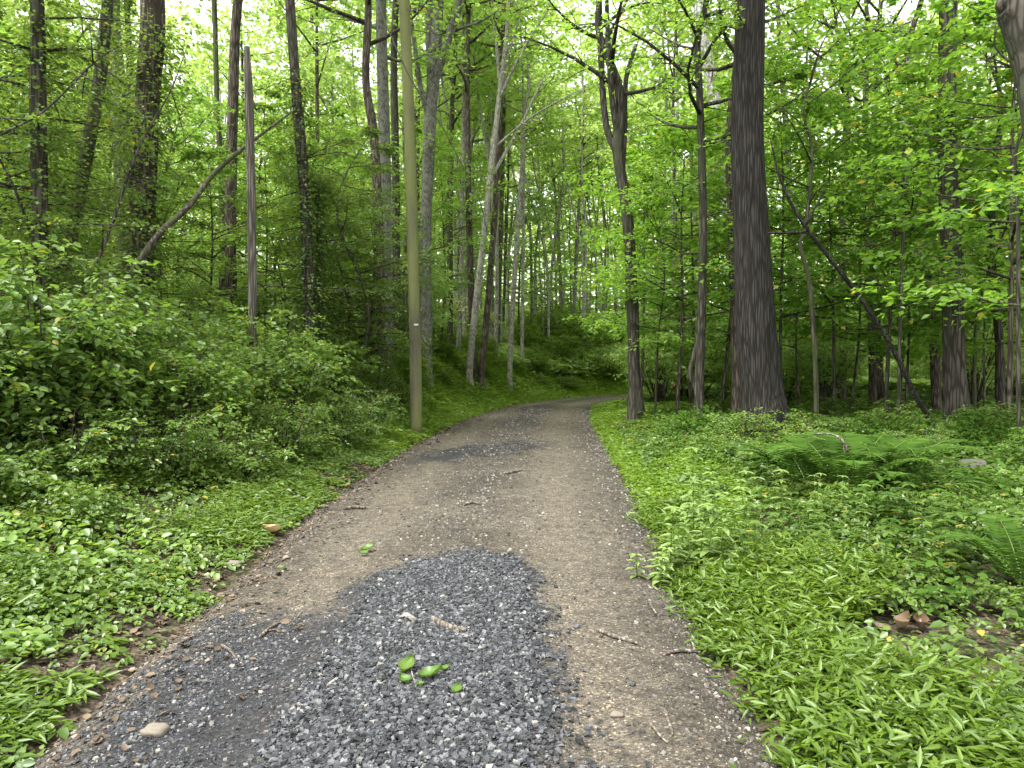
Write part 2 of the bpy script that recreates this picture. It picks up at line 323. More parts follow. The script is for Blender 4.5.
# ------------------------------------------------------------------ ground and road meshes
def warp(a, b, n, p):
    t = np.linspace(-1, 1, n); s = np.sign(t) * np.abs(t) ** p; return (a + b) / 2 + s * (b - a) / 2
gx = np.concatenate([-np.geomspace(500, 6, 45), np.arange(-5.8, 6, .2), np.geomspace(6, 500, 45)])
gy = np.concatenate([[-500, -250, -120, -60, -30, -15], np.arange(-8, 20, .25), np.geomspace(20, 800, 120)])
X, Y = np.meshgrid(gx, gy); Z = gz(X, Y)
mb = MB(); nx, ny = len(gx), len(gy)
i = (np.arange(ny - 1)[:, None] * nx + np.arange(nx - 1)[None]).ravel()
mb.add(np.stack([X, Y, Z], -1).reshape(-1, 3), np.stack([i, i + 1, i + nx + 1, i + nx], -1))
tag(obj('ground', mb.data('ground', ground_mat())), kind='structure')
ry = np.concatenate([np.arange(-10, 9, .045), np.arange(9, 20, .12), np.arange(20, 53, .3)])
rw = np.linspace(-.06, 1.06, 80)
RY, RW = np.meshgrid(ry, rw, indexing='ij')
en = (fbm(vn2, RY * 1.1, RY * 0 + np.where(RW < .5, 3.3, 9.7)) - .5) * .5
RX = LE(RY) + RW * (RE(RY) - LE(RY)) + en * np.abs(2 * RW - 1) ** 3 * np.where(RY < 36, 1, 0)
RZ = rz(RX, RY) + 0.02
RZ = RZ - .06 * (np.abs(2 * RW - 1) > 1.03)
mb = MB(); nw = len(rw)
i = (np.arange(len(ry) - 1)[:, None] * nw + np.arange(nw - 1)[None]).ravel()
mb.add(np.stack([RX, RY, RZ], -1).reshape(-1, 3), np.stack([i, i + 1, i + nw + 1, i + nw], -1))
trk = np.exp(-((RW - .24) / .11) ** 2) + np.exp(-((RW - .72) / .12) ** 2)
tag(obj('road', mb.data('road', road_mat(), attrs={'slate': fines(RX, RY).ravel(), 'track': trk.ravel()})), kind='structure')
def roadz(x, y): return rz(x, y) + .02

# stones: angular flat blocks
def stones(mb, x, y, z, s, flat=.4):
    n = len(x)
    base = np.array([[-1, -1, -1], [1, -1, -1], [1, 1, -1], [-1, 1, -1], [-1, -1, 1], [1, -1, 1], [1, 1, 1], [-1, 1, 1]]) * .5
    v = base[None] * (1 + (rng.random((n, 8, 3)) - .5) * .8)
    v[:, 4:, :2] *= (.55 + .4 * rng.random((n, 1, 1)))
    v *= np.stack([np.ones(n), .55 + .4 * rng.random(n), flat * (.6 + .9 * rng.random(n))], -1)[:, None]
    a = rng.random(n) * 6.28; t = (rng.random(n) - .5) * .9
    ct, st = np.cos(t), np.sin(t)
    x1 = v[..., 0] * ct[:, None] - v[..., 2] * st[:, None]; z1 = v[..., 0] * st[:, None] + v[..., 2] * ct[:, None]; y1 = v[..., 1]
    ca, sa = np.cos(a)[:, None], np.sin(a)[:, None]
    w = np.stack([x1 * ca - y1 * sa, x1 * sa + y1 * ca, z1], -1) * s[:, None, None] + np.stack([x, y, z], -1)[:, None]
    fc = np.array([[0, 3, 2, 1], [4, 5, 6, 7], [0, 1, 5, 4], [1, 2, 6, 5], [2, 3, 7, 6], [3, 0, 4, 7]])
    mb.add(w.reshape(-1, 3), (fc[None] + (np.arange(n) * 8)[:, None, None]).reshape(-1, 4))
mb = MB()
n = 330000; x = rng.uniform(-2.2, .6, n); y = 1.0 + 5.3 * rng.random(n)
keep = rng.random(n) < slate(x, y) ** 1.9 * .7; x, y = x[keep], y[keep]; sc_f = rng.random(len(x)) < .2; x = x + rng.normal(0, .13, len(x)) * sc_f; y = y + rng.normal(0, .2, len(x)) * sc_f
s = .005 + .027 * rng.random(len(x)) ** 3.3
s = np.where(x < -1.0, s * .75, s)
kk = (x > -1.0) | (rng.random(len(x)) < .55); x, y, s = x[kk], y[kk], s[kk]
stones(mb, x, y, roadz(x, y) + s * .12 + rng.random(len(x)) * .012 * (x > -1), s)
tag(obj('slate_gravel', mb.data('slate_gravel', M_slate, False)), 'loose blue grey slate gravel piled on the near road', 'gravel', kind='stuff')
mb = MB()
n = 150000; y = 1.2 + 26 * rng.random(n) ** 1.9; w = rng.random(n)
pr = .4 - .3 * (np.exp(-((w - .24) / .1) ** 2) + np.exp(-((w - .72) / .1) ** 2)) + .9 * np.exp(-((w - .48) / .1) ** 2) + 1.2 * sm(.86, .97, w) + .7 * sm(.14, .03, w)
pr *= .5 + fbm(vn1, w * 9, y * 1.2)
k = rng.random(n) < pr * .62; y, w = y[k], w[k]; x = LE(y) + w * (RE(y) - LE(y))
s = (.005 + .018 * rng.random(len(x)) ** 4) * (1 + y * .045)
stones(mb, x, y, roadz(x, y) + s * .08, s, .5)
tag(obj('road_pebbles', mb.data('road_pebbles', M_pebble, False)), 'small tan pebbles and grit scattered over the dirt road', 'pebbles', kind='stuff')

# ------------------------------------------------------------------ ground cover (uncountable)
def unit(v): return v / (np.linalg.norm(v, axis=1)[:, None] + 1e-9)
def scatter(n, x0, x1, y0, y1, p=1.0):
    """density falls with distance: uniform in image-ish space"""
    y = y0 * (y1 / y0) ** rng.random(n) if y0 > 0 else rng.uniform(y0, y1, n)
    return y
def herbs(mb, tpl, x, y, h, size, k=5, droop=.25, spread=.8, zoff=0.0):
    """whorled small plants: k leaves each"""
    n = len(x); g = gz(x, y) + zoff
    az0 = rng.random(n) * 6.28
    for j in range(k):
        az = az0 + j * 2 * math.pi / k + rng.normal(0, .35, n)
        hh = h * (.45 + .55 * rng.random(n)); r = size * spread * (.15 + .6 * rng.random(n))
        d = np.stack([np.cos(az), np.sin(az), rng.normal(-droop, .3, n)], -1)
        nr = np.stack([rng.normal(0, .35, n), rng.normal(-.1, .35, n), np.ones(n)], -1)
        leaves(mb, tpl, np.stack([x + np.cos(az) * r, y + np.sin(az) * r, g + hh], -1), d, nr, size * (.6 + .6 * rng.random(n)))
def polar(n, y0, y1, pw):
    """density ~ d^-pw in the forward direction"""
    u = rng.random(n); q = 2 - pw
    # per unit area density y^-pw with x-extent ~ y
    if abs(q) < 1e-3: return y0 * (y1 / y0) ** u
    return (y0 ** q + u * (y1 ** q - y0 ** q)) ** (1 / q)
# left herb carpet, near
def field(n, side, y0, y1, e0, e1, pw=1.3):
    y = polar(n, y0, y1, pw)
    wd = e0 + (e1 - e0) * rng.random(n) ** 1.0
    x = np.where(side < 0, LE(y) - wd, RE(y) + wd)
    return x, y, wd
mb = MB()
x, y, e = field(40000, -1, 1.8, 14, -.12, 4.2, 1.35)
patch = fbm(vn1, x * 1.3 + 9, y * 1.3)
k = (rng.random(len(x)) < (.25 + .9 * sm(.38, .55, patch)) * sm(-.1, .5, e + (fbm(vn3, x * 2.5, y * 2.5) - .5) * 1.5)); x, y, e, patch = x[k], y[k], e[k], patch[k]
h = .05 + .16 * sm(.1, 1.8, e) + .22 * sm(.4, .7, patch) * sm(.2, 1.2, e)
herbs(mb, L6, x, y, h, (.02 + .045 * rng.random(len(x)) ** 2) * (1 + y * .045), 5)
tag(obj('herb_carpet', mb.data('herb_carpet', M_herb)), 'low broadleaf groundcover carpeting the left verge of the road', 'groundcover', kind='stuff')
mb = MB()  # larger dark herbs + upright weeds on the left
x, y, e = field(5200, -1, 3.0, 24, .5, 6.5, 1.1)
patch = fbm(vn2, x * .9 + 3, y * .9)
k = rng.random(len(x)) < sm(.42, .58, patch); x, y, e = x[k], y[k], e[k]
for q in range(3):
    herbs(mb, L6, x + rng.normal(0, .03, len(x)), y + rng.normal(0, .03, len(x)), np.full(len(x), .18 + .13 * q) * sm(.1, 2.5, e) + .06, .06 + .05 * rng.random(len(x)) - .008 * q, 5, .15, 1.0)
tag(obj('weed_patches', mb.data('weed_patches', M_shrub)), 'darker knee high broadleaf weeds behind the left verge', 'weeds', kind='stuff')
mb = MB()  # left grass sprigs
x, y, e = field(15000, -1, 1.8, 10, .0, 2.4, 1.3)
patch = fbm(vn3, x * 1.1 + 9, y * 1.1 + 4); k = rng.random(len(x)) < sm(.48, .6, patch); x, y, e = x[k], y[k], e[k]
herbs(mb, LAN, x, y, .05 + .14 * sm(0, 1, e), (.06 + .05 * rng.random(len(x))), 5, .0, .4)
tag(obj('grass_sprigs', mb.data('grass_sprigs', M_stilt)), 'light green grass sprigs mixed into the left verge', 'grass', kind='stuff')
mb = MB()  # bright far left verge
x, y, e = field(34000, -1, 13, 46, -.15, 5.5, 1.0)
k = rng.random(len(x)) < sm(-.2, .2, e); x, y, e = x[k], y[k], e[k]
herbs(mb, LNR, x, y, .06 + .3 * sm(.2, 3, e) * fbm(vn2, x, y) * 2, .05 + .003 * y + .06 * rng.random(len(x)), 4, .0, .8)
tag(obj('verge_grass', mb.data('verge_grass', M_verge)), 'bright yellow green grass bank on the outside of the bend', 'grass', kind='stuff')
# right stilt grass, near
mb = MB()
x, y, e = field(24000, 1, 1.4, 8.5, -.16, 2.6, 1.35)
patch = fbm(vn1, x * .8 + 19, y * .8)
edge = 1.15 + (patch - .5) * 1.8 - sm(4.5, 8, y) * 1.2
k = (e < edge) & (rng.random(len(x)) < sm(-.15, .2, e + (fbm(vn3, x * 3, y * 3) - .5) * .7)) & (np.hypot((x - 2.2) / .24, (y - 3.95) / .24) > 1)
x, y, e = x[k], y[k], e[k]; n = len(x)
g = gz(x, y); H = (.10 + .22 * sm(-.1, .9, e)) * (.7 + .5 * patch[k]); az0 = rng.random(n) * 6.28; lean = rng.normal(0, .10, (n, 2)) - np.array([.06, 0])
for j in range(6):
    t = (j + .6) / 6.2; az = az0 + j * 2.6 + rng.normal(0, .4, n)
    pos = np.stack([x + lean[:, 0] * t, y + lean[:, 1] * t, g + H * t ** .8], -1)
    d = np.stack([np.cos(az), np.sin(az), rng.normal(.18, .38, n)], -1)
    nr = np.stack([rng.normal(0, .5, n), rng.normal(0, .5, n), np.ones(n)], -1)
    leaves(mb, LAN, pos, d, nr, (.05 + .05 * rng.random(n)) * (1.15 - .4 * abs(t - .5)))
tag(obj('stilt_grass', mb.data('stilt_grass', M_stilt)), 'lush bright green stiltgrass with narrow leaves at the near right edge', 'grass', kind='stuff')
mb = MB()  # right herb carpet
x, y, e = field(56000, 1, 2.2, 18, .25, 7.5, 1.3)
patch = fbm(vn2, x * 1.2 + 13, y * 1.2 + 6)
k = rng.random(len(x)) < (.22 + .9 * sm(.36, .52, patch)) * sm(.1, .8, e) * np.where((np.hypot((x - 2.2) / .24, (y - 4.0) / .24) < 1), .12, 1); x, y, e, patch = x[k], y[k], e[k], patch[k]
herbs(mb, L6, x, y, .05 + .12 * sm(.2, 1.5, e) + .16 * sm(.45, .7, patch), (.022 + .05 * rng.random(len(x)) ** 2) * (1 + y * .03), 5)
tag(obj('broadleaf_carpet', mb.data('broadleaf_carpet', M_herb)), 'low broadleaf groundcover across the right forest floor', 'groundcover', kind='stuff')
mb = MB()  # right bright verge (grass) mid to far
x, y, e = field(52000, 1, 6.0, 44, -.12, 4.0, 1.15)
lim = np.interp(y, [6, 9, 14, 25, 44], [.7, 1.3, 2.2, 3.4, 4])
k = (e < lim * (.8 + .4 * fbm(vn3, x, y))) & (rng.random(len(x)) < sm(-.15, .1, e)); x, y, e = x[k], y[k], e[k]
herbs(mb, LNR, x, y, .05 + .14 * sm(0, 1.2, e), .035 + .0035 * y + .03 * rng.random(len(x)), 4, .0, .9)
tag(obj('roadside_grass', mb.data('roadside_grass', M_verge)), 'short bright green grass strip along the right edge towards the bend', 'grass', kind='stuff')
mb = MB()  # dark undergrowth mid right + floor
x = rng.uniform(2, 40, 30000); y = polar(30000, 7, 60, .9)
k = (x > RE(y) + 1.2) & (y < 60) & (fbm(vn1, x * .5, y * .5) > .38); x, y = x[k], y[k]
herbs(mb, L4, x, y, .12 + .4 * fbm(vn3, x * .4, y * .4), .06 + .004 * y + .04 * rng.random(len(x)), 5, .1, 1.3)
x = rng.uniform(-50, 4, 26000); y = polar(26000, 9, 70, .9)
k = (x < LE(y) - 2.5); x, y = x[k], y[k]
herbs(mb, L4, x, y, .15 + .6 * fbm(vn3, x * .4, y * .4), .07 + .004 * y + .04 * rng.random(len(x)), 5, .1, 1.3)
tag(obj('forest_undergrowth', mb.data('forest_undergrowth', M_herb)), 'green undergrowth covering the floor between the trees', 'undergrowth', kind='stuff')
mb = MB(); n = 120000; d_ = 38 + 87 * rng.random(n) ** 1.6; an = rng.uniform(-.8, .8, n); x = np.sin(an) * d_; y = np.cos(an) * d_
k = ((x < LE(y) - 3) | (x > RE(y) + 3)) & (fbm(vn2, x * .3, y * .3) > .22); x, y = x[k], y[k]
herbs(mb, L4, x, y, .3 + 1.0 * fbm(vn3, x * .2, y * .2), .22 + .2 * rng.random(len(x)), 4, .1, 1.5)
tag(obj('distant_undergrowth', mb.data('distant_undergrowth', M_far)), 'pale green undergrowth on the far forest floor beyond the bend', 'undergrowth', kind='stuff')  # lit copy of the undergrowth: paler leaf colour replaces missing light
mb = MB()
x = rng.uniform(1.8, 14, 16000); y = polar(16000, 4.2, 16, 1.0); pt = fbm(vn3, x * .9 + 7, y * .9 + 3)
k = (x > RE(y) + 1.0) & (rng.random(len(x)) < sm(.5, .62, pt)); x, y, pt = x[k], y[k], pt[k]
for q in range(3):
    herbs(mb, L6, x + rng.normal(0, .04, len(x)), y + rng.normal(0, .04, len(x)), (.14 + .16 * q) * (.6 + sm(.5, .75, pt)), .045 + .05 * rng.random(len(x)), 5, .2, 1.1)
tag(obj('tall_weeds', mb.data('tall_weeds', M_fern)), 'uneven taller weeds rising in patches from the right groundcover', 'weeds', kind='stuff')  # dark fern leaf colour on the weeds paints in the shade here
# leaf litter along both edges and floor
mb = MB(); n = 52000
y = polar(n, 1.6, 30, 1.15); w = rng.normal(.12, .32, n); side = rng.random(n) < .55
x = np.where(side, LE(y) - .05 - w * 1.2, RE(y) + .05 + np.abs(w) * .5 + np.where(rng.random(n) < .4, rng.random(n) * 3, 0))
z = np.where((x > LE(y)) & (x < RE(y)), roadz(x, y), gz(x, y)) + .012
k = rng.random(n) < .55; x, y, z = x[k], y[k], z[k]; n = len(x)
az = rng.random(n) * 6.28
leaves(mb, L6, np.stack([x, y, z], -1), np.stack([np.cos(az), np.sin(az), rng.normal(0, .2, n)], -1), np.stack([rng.normal(0, .4, n), rng.normal(0, .4, n), np.ones(n)], -1), .014 + (.04 + .002 * y) * rng.random(n) ** 2.5)
tag(obj('leaf_litter', mb.data('leaf_litter', M_litter)), 'brown fallen leaf litter along the road edges', 'leaf litter', kind='stuff')

# ------------------------------------------------------------------ trees
def rotz(v, a):
    c, s = math.cos(a), math.sin(a); return np.array([v[0] * c - v[1] * s, v[0] * s + v[1] * c, v[2]])
def spray(bw, lv, p0, dirv, length, r, nl, lsize, tpl, rg, twigs=True, flat=.25, sub=True):
    """a flat foliage spray: a twig with side twigs, leaves on all"""
    d = dirv / np.linalg.norm(dirv)
    m = 4; t = np.linspace(0, 1, m)
    bend = np.array([rg.normal(0, .12), rg.normal(0, .12), -.12 - .15 * rg.random()]) * length
    path = p0 + d * length * t[:, None] + bend * (t ** 2)[:, None]
    if twigs: tube(bw, path, r * (1 - .8 * t), 4)
    # leaves
    tt = rg.random(nl) ** .75
    base = np.stack([np.interp(tt, t, path[:, i]) for i in range(3)], -1)
    side = np.cross(d, [0, 0, 1.0]); side /= np.linalg.norm(side) + 1e-6
    wdt = length * .38 * (1 - .55 * tt) * (1 if sub else .3)
    off = rg.uniform(-1, 1, nl) * wdt
    pos = base + side * off[:, None] + np.stack([rg.normal(0, flat * .12 * length, nl) * .6, rg.normal(0, flat * .12 * length, nl) * .6, rg.normal(0, flat * .25 * length, nl) - .08 * np.abs(off)], -1)
    dd = d[None] * .8 + side[None] * np.sign(off)[:, None] * .8 + rg.normal(0, .4, (nl, 3)); dd[:, 2] -= .25
    nr = np.stack([rg.normal(0, .45, nl), rg.normal(0, .45, nl), np.ones(nl)], -1)
    leaves(lv, tpl, pos, dd, nr, lsize * (.6 + .7 * rg.random(nl)))
def build_tree(path, rad, crown0, crownR, nlimb, nsub, nleaf, lsize, seed, sides=10, tpl=L4, updir=.35, twigs=True, rough=.08, flare=.35, top=True, skip=0.0, limb_r=.35, ends_only=False, droop=0):
    """path/rad: main stem polyline in local coordinates; returns trunk MB, leaf MB"""
    rg = np.random.default_rng(seed); bw, lv = MB(), MB()
    n = max(14, int(len(path) * 5)); pp = spline(path, n); rr = np.interp(np.linspace(0, 1, n), np.linspace(0, 1, len(rad)), rad)
    tube(bw, pp, rr, sides, rough, seed, flare)
    H = pp[-1, 2]
    for i in range(nlimb):
        f = (i + rg.random()) / nlimb
        z = crown0 + (H - crown0) * f * .98
        k = np.interp(z, pp[:, 2], np.arange(n)); k0 = int(k); k1 = min(k0 + 1, n - 1); p = pp[k0] * (1 - (k - k0)) + pp[k1] * (k - k0)
        a = i * 2.4 + rg.normal(0, .5)
        prof = math.sin(math.pi * min(1, .22 + f * .78)) ** .6 if top else 1
        L = crownR * prof * (.6 + .6 * rg.random())
        up = updir + .5 * f * rg.random()
        d = np.array([math.cos(a), math.sin(a), up]); d /= np.linalg.norm(d)
        m = 5; t = np.linspace(0, 1, m)
        wob = rg.normal(0, .08, 3) * L
        lp = p + d * L * t[:, None] + wob * np.sin(t * math.pi)[:, None] + np.array([0, 0, (.1 - droop) * L]) * (t ** 2)[:, None]
        r0 = min(rr[k0] * .6, limb_r * .12 + L * .012)
        tube(bw, lp, r0 * (1 - .85 * t) + .004, 5)
        for j in range(nsub):
            if rg.random() < skip: continue
            s = .25 + .75 * (j + rg.random()) / nsub
            q = np.array([np.interp(s, t, lp[:, c]) for c in range(3)])
            sd = rotz(d, (1 if j % 2 else -1) * rg.uniform(.4, 1.1)) if j < nsub - 1 else d.copy()
            sd[2] = rg.normal(.12, .15) - droop * .5
            spray(bw, lv, q, sd, L * (.28 + .25 * rg.random()) * (1.15 - .5 * s) + lsize * 2, r0 * .3 * (1 - s * .6) + .002, nleaf, lsize, tpl, rg, twigs)
    return bw, lv
def link_tree(name, base, bw, lv, bark, leafm, label, cat='tree', group=None, crown='crown', extra=None):
    t = tag(empty(name, base), label, cat, group)
    obj('trunk', bw.data('trunk', bark), t)
    if lv is not None and lv.n: obj(crown, lv.data(crown, leafm, False), t)
    return t
def vines(lv, pp, rr, z0, z1, n, size, out, seed):
    rg = np.random.default_rng(seed); z = rg.uniform(z0, z1, n); m = len(pp)
    k = np.interp(z, pp[:, 2], np.arange(m))
    c = np.stack([np.interp(k, np.arange(m), pp[:, i]) for i in range(3)], -1); r = np.interp(k, np.arange(m), rr)
    a = rg.random(n) * 6.28; clump = .35 + 1.3 * VN(seed, 16)(z * 1.1, a * 1.2)
    o = r * 1.05 + out * clump * rg.random(n) ** 1.3
    pos = c + np.stack([np.cos(a) * o, np.sin(a) * o, rg.normal(0, .1, n)], -1)
    leaves(lv, L4, pos, np.stack([np.cos(a), np.sin(a), rg.normal(-.5, .4, n)], -1), np.stack([np.cos(a) * .6, np.sin(a) * .6, rg.random(n) + .3], -1), size * (.6 + .7 * rg.random(n)))

def hero(name, Yd, pts, bark, label, H=20, crown0=9.5, crownR=3.6, nlimb=13, nsub=7, nleaf=17, lsize=.17, leafm=None, seed=0, forks=(), vine=None, low=None, sides=12, cat='tree', flare=.4, group=None, nocrown=False, rough=.08, tpl=L4, dy=0.0):
    """pts: [(px,py,width_px)] from the foot up at depth Yd; stem then goes on upwards to H"""
    W = [P(a, b, Yd + dy * i / max(1, len(pts) - 1)) for i, (a, b, c) in enumerate(pts)]; rads = [c / 2 / F * Yd for a, b, c in pts]
    bx = W[0][0]; g = float(gz(bx, Yd)); base = np.array([bx, Yd, g - .08])
    W = [np.array([bx, Yd, g - .08])] + W; rads = [rads[0] * 1.12] + rads
    if W[1][2] < g + .1: W.pop(1); rads.pop(1)
    path = [w - base for w in W]
    d = path[-1] - path[-2]; d /= np.linalg.norm(d)
    top = path[-1]
    if not nocrown and top[2] < H:
        d2 = d * .6 + np.array([0, 0, .4]); d2 /= d2[2]
        m = 3
        for q in range(1, m + 1):
            path.append(top + d2 * (H - top[2]) * q / m + np.array([random.gauss(0, .15), random.gauss(0, .15), 0])); rads.append(rads[-1] * (.72 if q < m else .2) if q > 1 else rads[-1] * .85)
    else: rads[-1] *= .9
    # parametrise by height for even rings
    pa = np.array(path); n = max(16, int(len(pa) * 6))
    if nocrown:
        bw, lv = MB(), MB(); pp = spline(pa, n); rr = np.interp(np.linspace(0, 1, n), np.linspace(0, 1, len(rads)), rads)
        tube(bw, pp, rr, sides, rough, seed, flare)
    else:
        bw, lv = build_tree(pa, rads, crown0, crownR, nlimb, nsub, nleaf, lsize, seed + 100, sides, tpl, flare=flare, rough=rough)
        pp = spline(pa, n); rr = np.interp(np.linspace(0, 1, n), np.linspace(0, 1, len(rads)), rads)
    rg = np.random.default_rng(seed + 7)
    for fk in forks:   # branch polylines in picture points, (px,py,w) list + depth offset + leaf count
        fp, dyo, nl = fk
        q = np.array([P(a, b, Yd + dyo * i / max(1, len(fp) - 1)) - base for i, (a, b, c) in enumerate(fp)]); fr = [c / 2 / F * Yd for a, b, c in fp]
        m = max(6, 4 * len(q)); sp_ = spline(q, m)
        tube(bw, sp_, np.interp(np.linspace(0, 1, m), np.linspace(0, 1, len(fr)), fr), 7, .06, seed)
        Lf = np.linalg.norm(q[-1] - q[0])
        for j in range(nl):
            s = .35 + .65 * j / max(1, nl - 1); pt = sp_[int(s * (m - 1))]
            dd = sp_[-1] - sp_[0]; dd = rotz(dd / (np.linalg.norm(dd) + 1e-6), (1 if j % 2 else -1) * rg.uniform(.3, 1.2)); dd[2] = dd[2] * .4 + .05
            spray(bw, lv, pt, dd, min(1.6, .3 * Lf + .4), .008, nleaf, lsize * .8, tpl, rg)
    if low:            # low leafy branches: (z0, z1, count, length, nleaf, size)
        z0, z1, cnt, ln, nl, ls = low
        for j in range(cnt):
            z = rg.uniform(z0, z1); k = int(np.interp(z, pp[:, 2], np.arange(len(pp))))
            a = rg.random() * 6.28; dd = np.array([math.cos(a), math.sin(a), .25 * rg.random()])
            L = ln * (.5 + rg.random()); t = np.linspace(0, 1, 4)[:, None]
            lp = pp[k] + dd * L * t + np.array([0, 0, -.12 * L]) * t ** 2
            tube(bw, lp, [.02, .014, .009, .004], 4)
            for s in range(4):
                spray(bw, lv, lp[1 + s % 3], rotz(dd, rg.uniform(-1, 1)), L * .5, .005, nl, ls, tpl, rg)
    t = link_tree(name, base, bw, lv, bark, leafm or M_canopy, label, cat, group)
    if vine:
        vl = MB(); z0, z1, cnt, size, out = vine; cnt = int(cnt * 1.6); size *= 1.15
        vines(vl, pp, rr, z0, z1, cnt, size, out, seed + 3)
        obj('climbing_vine', vl.data('climbing_vine', M_dark, False), t)
    return t, pp

D = 'tree'
hero('vine_wrapped_tree', 9.5, [(42, 330, 15), (40, 200, 15), (38, 100, 14), (36, 0, 13)], B_dark, 'dark trunk nearest the left edge of the photo wrapped in hanging vine leaves', H=15, crown0=5.5, crownR=2.6, nlimb=16, lsize=.09, nleaf=30, leafm=M_dark, seed=1, vine=(1, 8, 2200, .07, .45), low=(1.8, 6, 12, 1.2, 30, .07))
hero('leaning_dark_tree', 11, [(62, 300, 12), (78, 200, 13), (98, 90, 12), (108, 0, 10)], B_moss, 'slanting dark trunk second from the left edge, leaning right behind vines', H=14, crown0=7.5, crownR=2.6, lsize=.1, nleaf=28, leafm=M_dark, seed=2, vine=(1.4, 8, 1500, .07, .35), low=(2, 6, 8, 1.2, 26, .07))
hero('grey_forest_tree', 15, [(126, 310, 18), (124, 200, 17), (117, 80, 16), (112, 0, 15)], B_grey, 'grey trunk close beside and left of the thicker vine clad trunk', H=20, crown0=10.5, seed=3, vine=(1.5, 6, 900, .08, .3))
hero('thick_grey_tree', 14, [(141, 320, 25), (143, 200, 24), (148, 90, 23), (152, 0, 22)], B_brown, 'thickest trunk on the left with vine leaves on its lower half', H=21, crown0=10.5, crownR=4, seed=4, vine=(1.2, 7.5, 3600, .08, .45), low=(2.2, 6, 6, 1.2, 26, .08))
hero('slender_tree', 16, [(136, 330, 6), (131, 180, 6), (130, 80, 6), (127, 0, 5)], B_dark, 'slender dark stem between the two thick trunks at left', H=14, crown0=9.5, crownR=2, nlimb=9, seed=5)
hero('slim_tree', 24, [(222, 330, 6), (222, 200, 6), (217, 100, 5), (214, 0, 5)], B_moss, 'slim grey stem just left of the straight dark trunk beside the snag', H=19, crown0=12, crownR=2.5, nlimb=12, seed=6)
hero('straight_dark_tree', 20, [(231, 330, 11), (231, 200, 11), (233, 100, 10), (238, 0, 9)], B_brown, 'straight dark trunk immediately left of the broken dead snag', H=20, crown0=12, seed=7)
hero('broken_snag', 13, [(253, 350, 8), (251, 200, 8.5), (249, 100, 8), (247, 47, 6)], B_snag, 'narrow dead snag with a broken top and bare pale wood low down', nocrown=True, seed=8, flare=.1, rough=.15)
hero('ivy_clad_tree', 16, [(310, 330, 13), (305, 200, 11), (297, 100, 10), (290, 0, 9)], B_dark, 'dark trunk right of the snag with a bushy vine mass at mid height', H=18, crown0=9.5, leafm=M_dark, seed=9, vine=(1.0, 7.5, 2600, .075, .5), low=(2.5, 6, 7, 1.3, 30, .07))
hero('vine_tangle_tree', 16.5, [(322, 330, 8), (320, 260, 7), (318, 185, 6)], B_moss, 'short dead stem smothered in vines close to the vine clad trunk', nocrown=True, seed=10, vine=(1.2, 6.2, 2600, .075, .75), cat='tree')
hero('reddish_brown_tree', 22, [(381, 345, 10), (379, 240, 10), (374, 140, 9), (366, 80, 8)], B_brown, 'brown trunk half hidden behind the left side of the lichen covered trunk', H=17, crown0=10.5, seed=11)
hero('lichen_grey_tree', 23, [(388, 360, 12), (386, 240, 11.5), (384, 120, 11.5), (381, 0, 10.5)], B_grey, 'pale grey lichen covered trunk just left of the utility pole', H=21, crown0=10.5, seed=12, crownR=3)
hero('shaded_tree', 26, [(397, 345, 8), (396, 200, 8), (394, 60, 7)], B_dark, 'shaded trunk visible between the lichen covered trunk and the utility pole', H=20, crown0=13, crownR=3, seed=13)
hero('forked_tree', 25, [(427, 365, 11), (426, 240, 11), (430, 120, 12.5), (434, 72, 12)], B_grey, 'grey trunk right of the utility pole that forks high into a Y', H=22, crown0=12, seed=14,
     forks=[([(431, 85, 9), (430, 40, 9), (431, -60, 8)], .4, 5), ([(434, 85, 9), (448, 40, 8), (468, -20, 7), (490, -80, 6)], -.5, 6), ([(430, 120, 7), (421, 90, 5), (414, 40, 4), (402, -30, 4)], -.6, 5)])
hero('thin_tree', 34, [(450, 345, 6), (450, 220, 6), (452, 110, 5)], B_moss, 'thin upright trunk midway between the forked trunk and the pale leaning one', H=18, crown0=10.5, crownR=3, seed=15)
hero('pale_leaning_tree', 30, [(470, 362, 7), (480, 270, 6.5), (490, 180, 6), (500, 90, 5), (506, 40, 4)], B_pale, 'pale trunk leaning right with bare branches fanning out at its top', H=23, crown0=16, crownR=2.6, nlimb=10, nleaf=16, seed=16, leafm=M_far,
     forks=[([(490, 180, 4), (518, 130, 3), (545, 75, 2)], .6, 4), ([(499, 100, 4), (520, 55, 3), (548, 10, 2)], -.4, 4), ([(500, 90, 3.5), (496, 40, 3), (490, -20, 2)], .4, 3), ([(492, 150, 3), (530, 118, 2), (575, 92, 1.5)], .2, 4), ([(497, 120, 3), (508, 60, 2.5), (526, -10, 2)], .5, 3)])
hero('brown_twin_tree', 31, [(482, 368, 6.5), (489, 290, 6), (497, 180, 6), (500, 110, 5)], B_brown, 'brown trunk crossing just right of the pale leaning tree', H=23, crown0=14, crownR=2.8, seed=17)
hero('background_slender_tree', 40, [(497, 350, 5), (500, 260, 5), (503, 150, 4)], B_moss, 'slender dark trunk between the brown and the whitish trunks left of the bend', H=21, crown0=12, crownR=3, seed=18)
hero('whitish_thin_tree', 34, [(510, 362, 5), (515, 270, 5), (521, 180, 4), (524, 120, 3)], B_pale, 'thin whitish trunk standing nearest the left side of the bend', H=18, crown0=11, crownR=2.6, seed=19, nleaf=18)
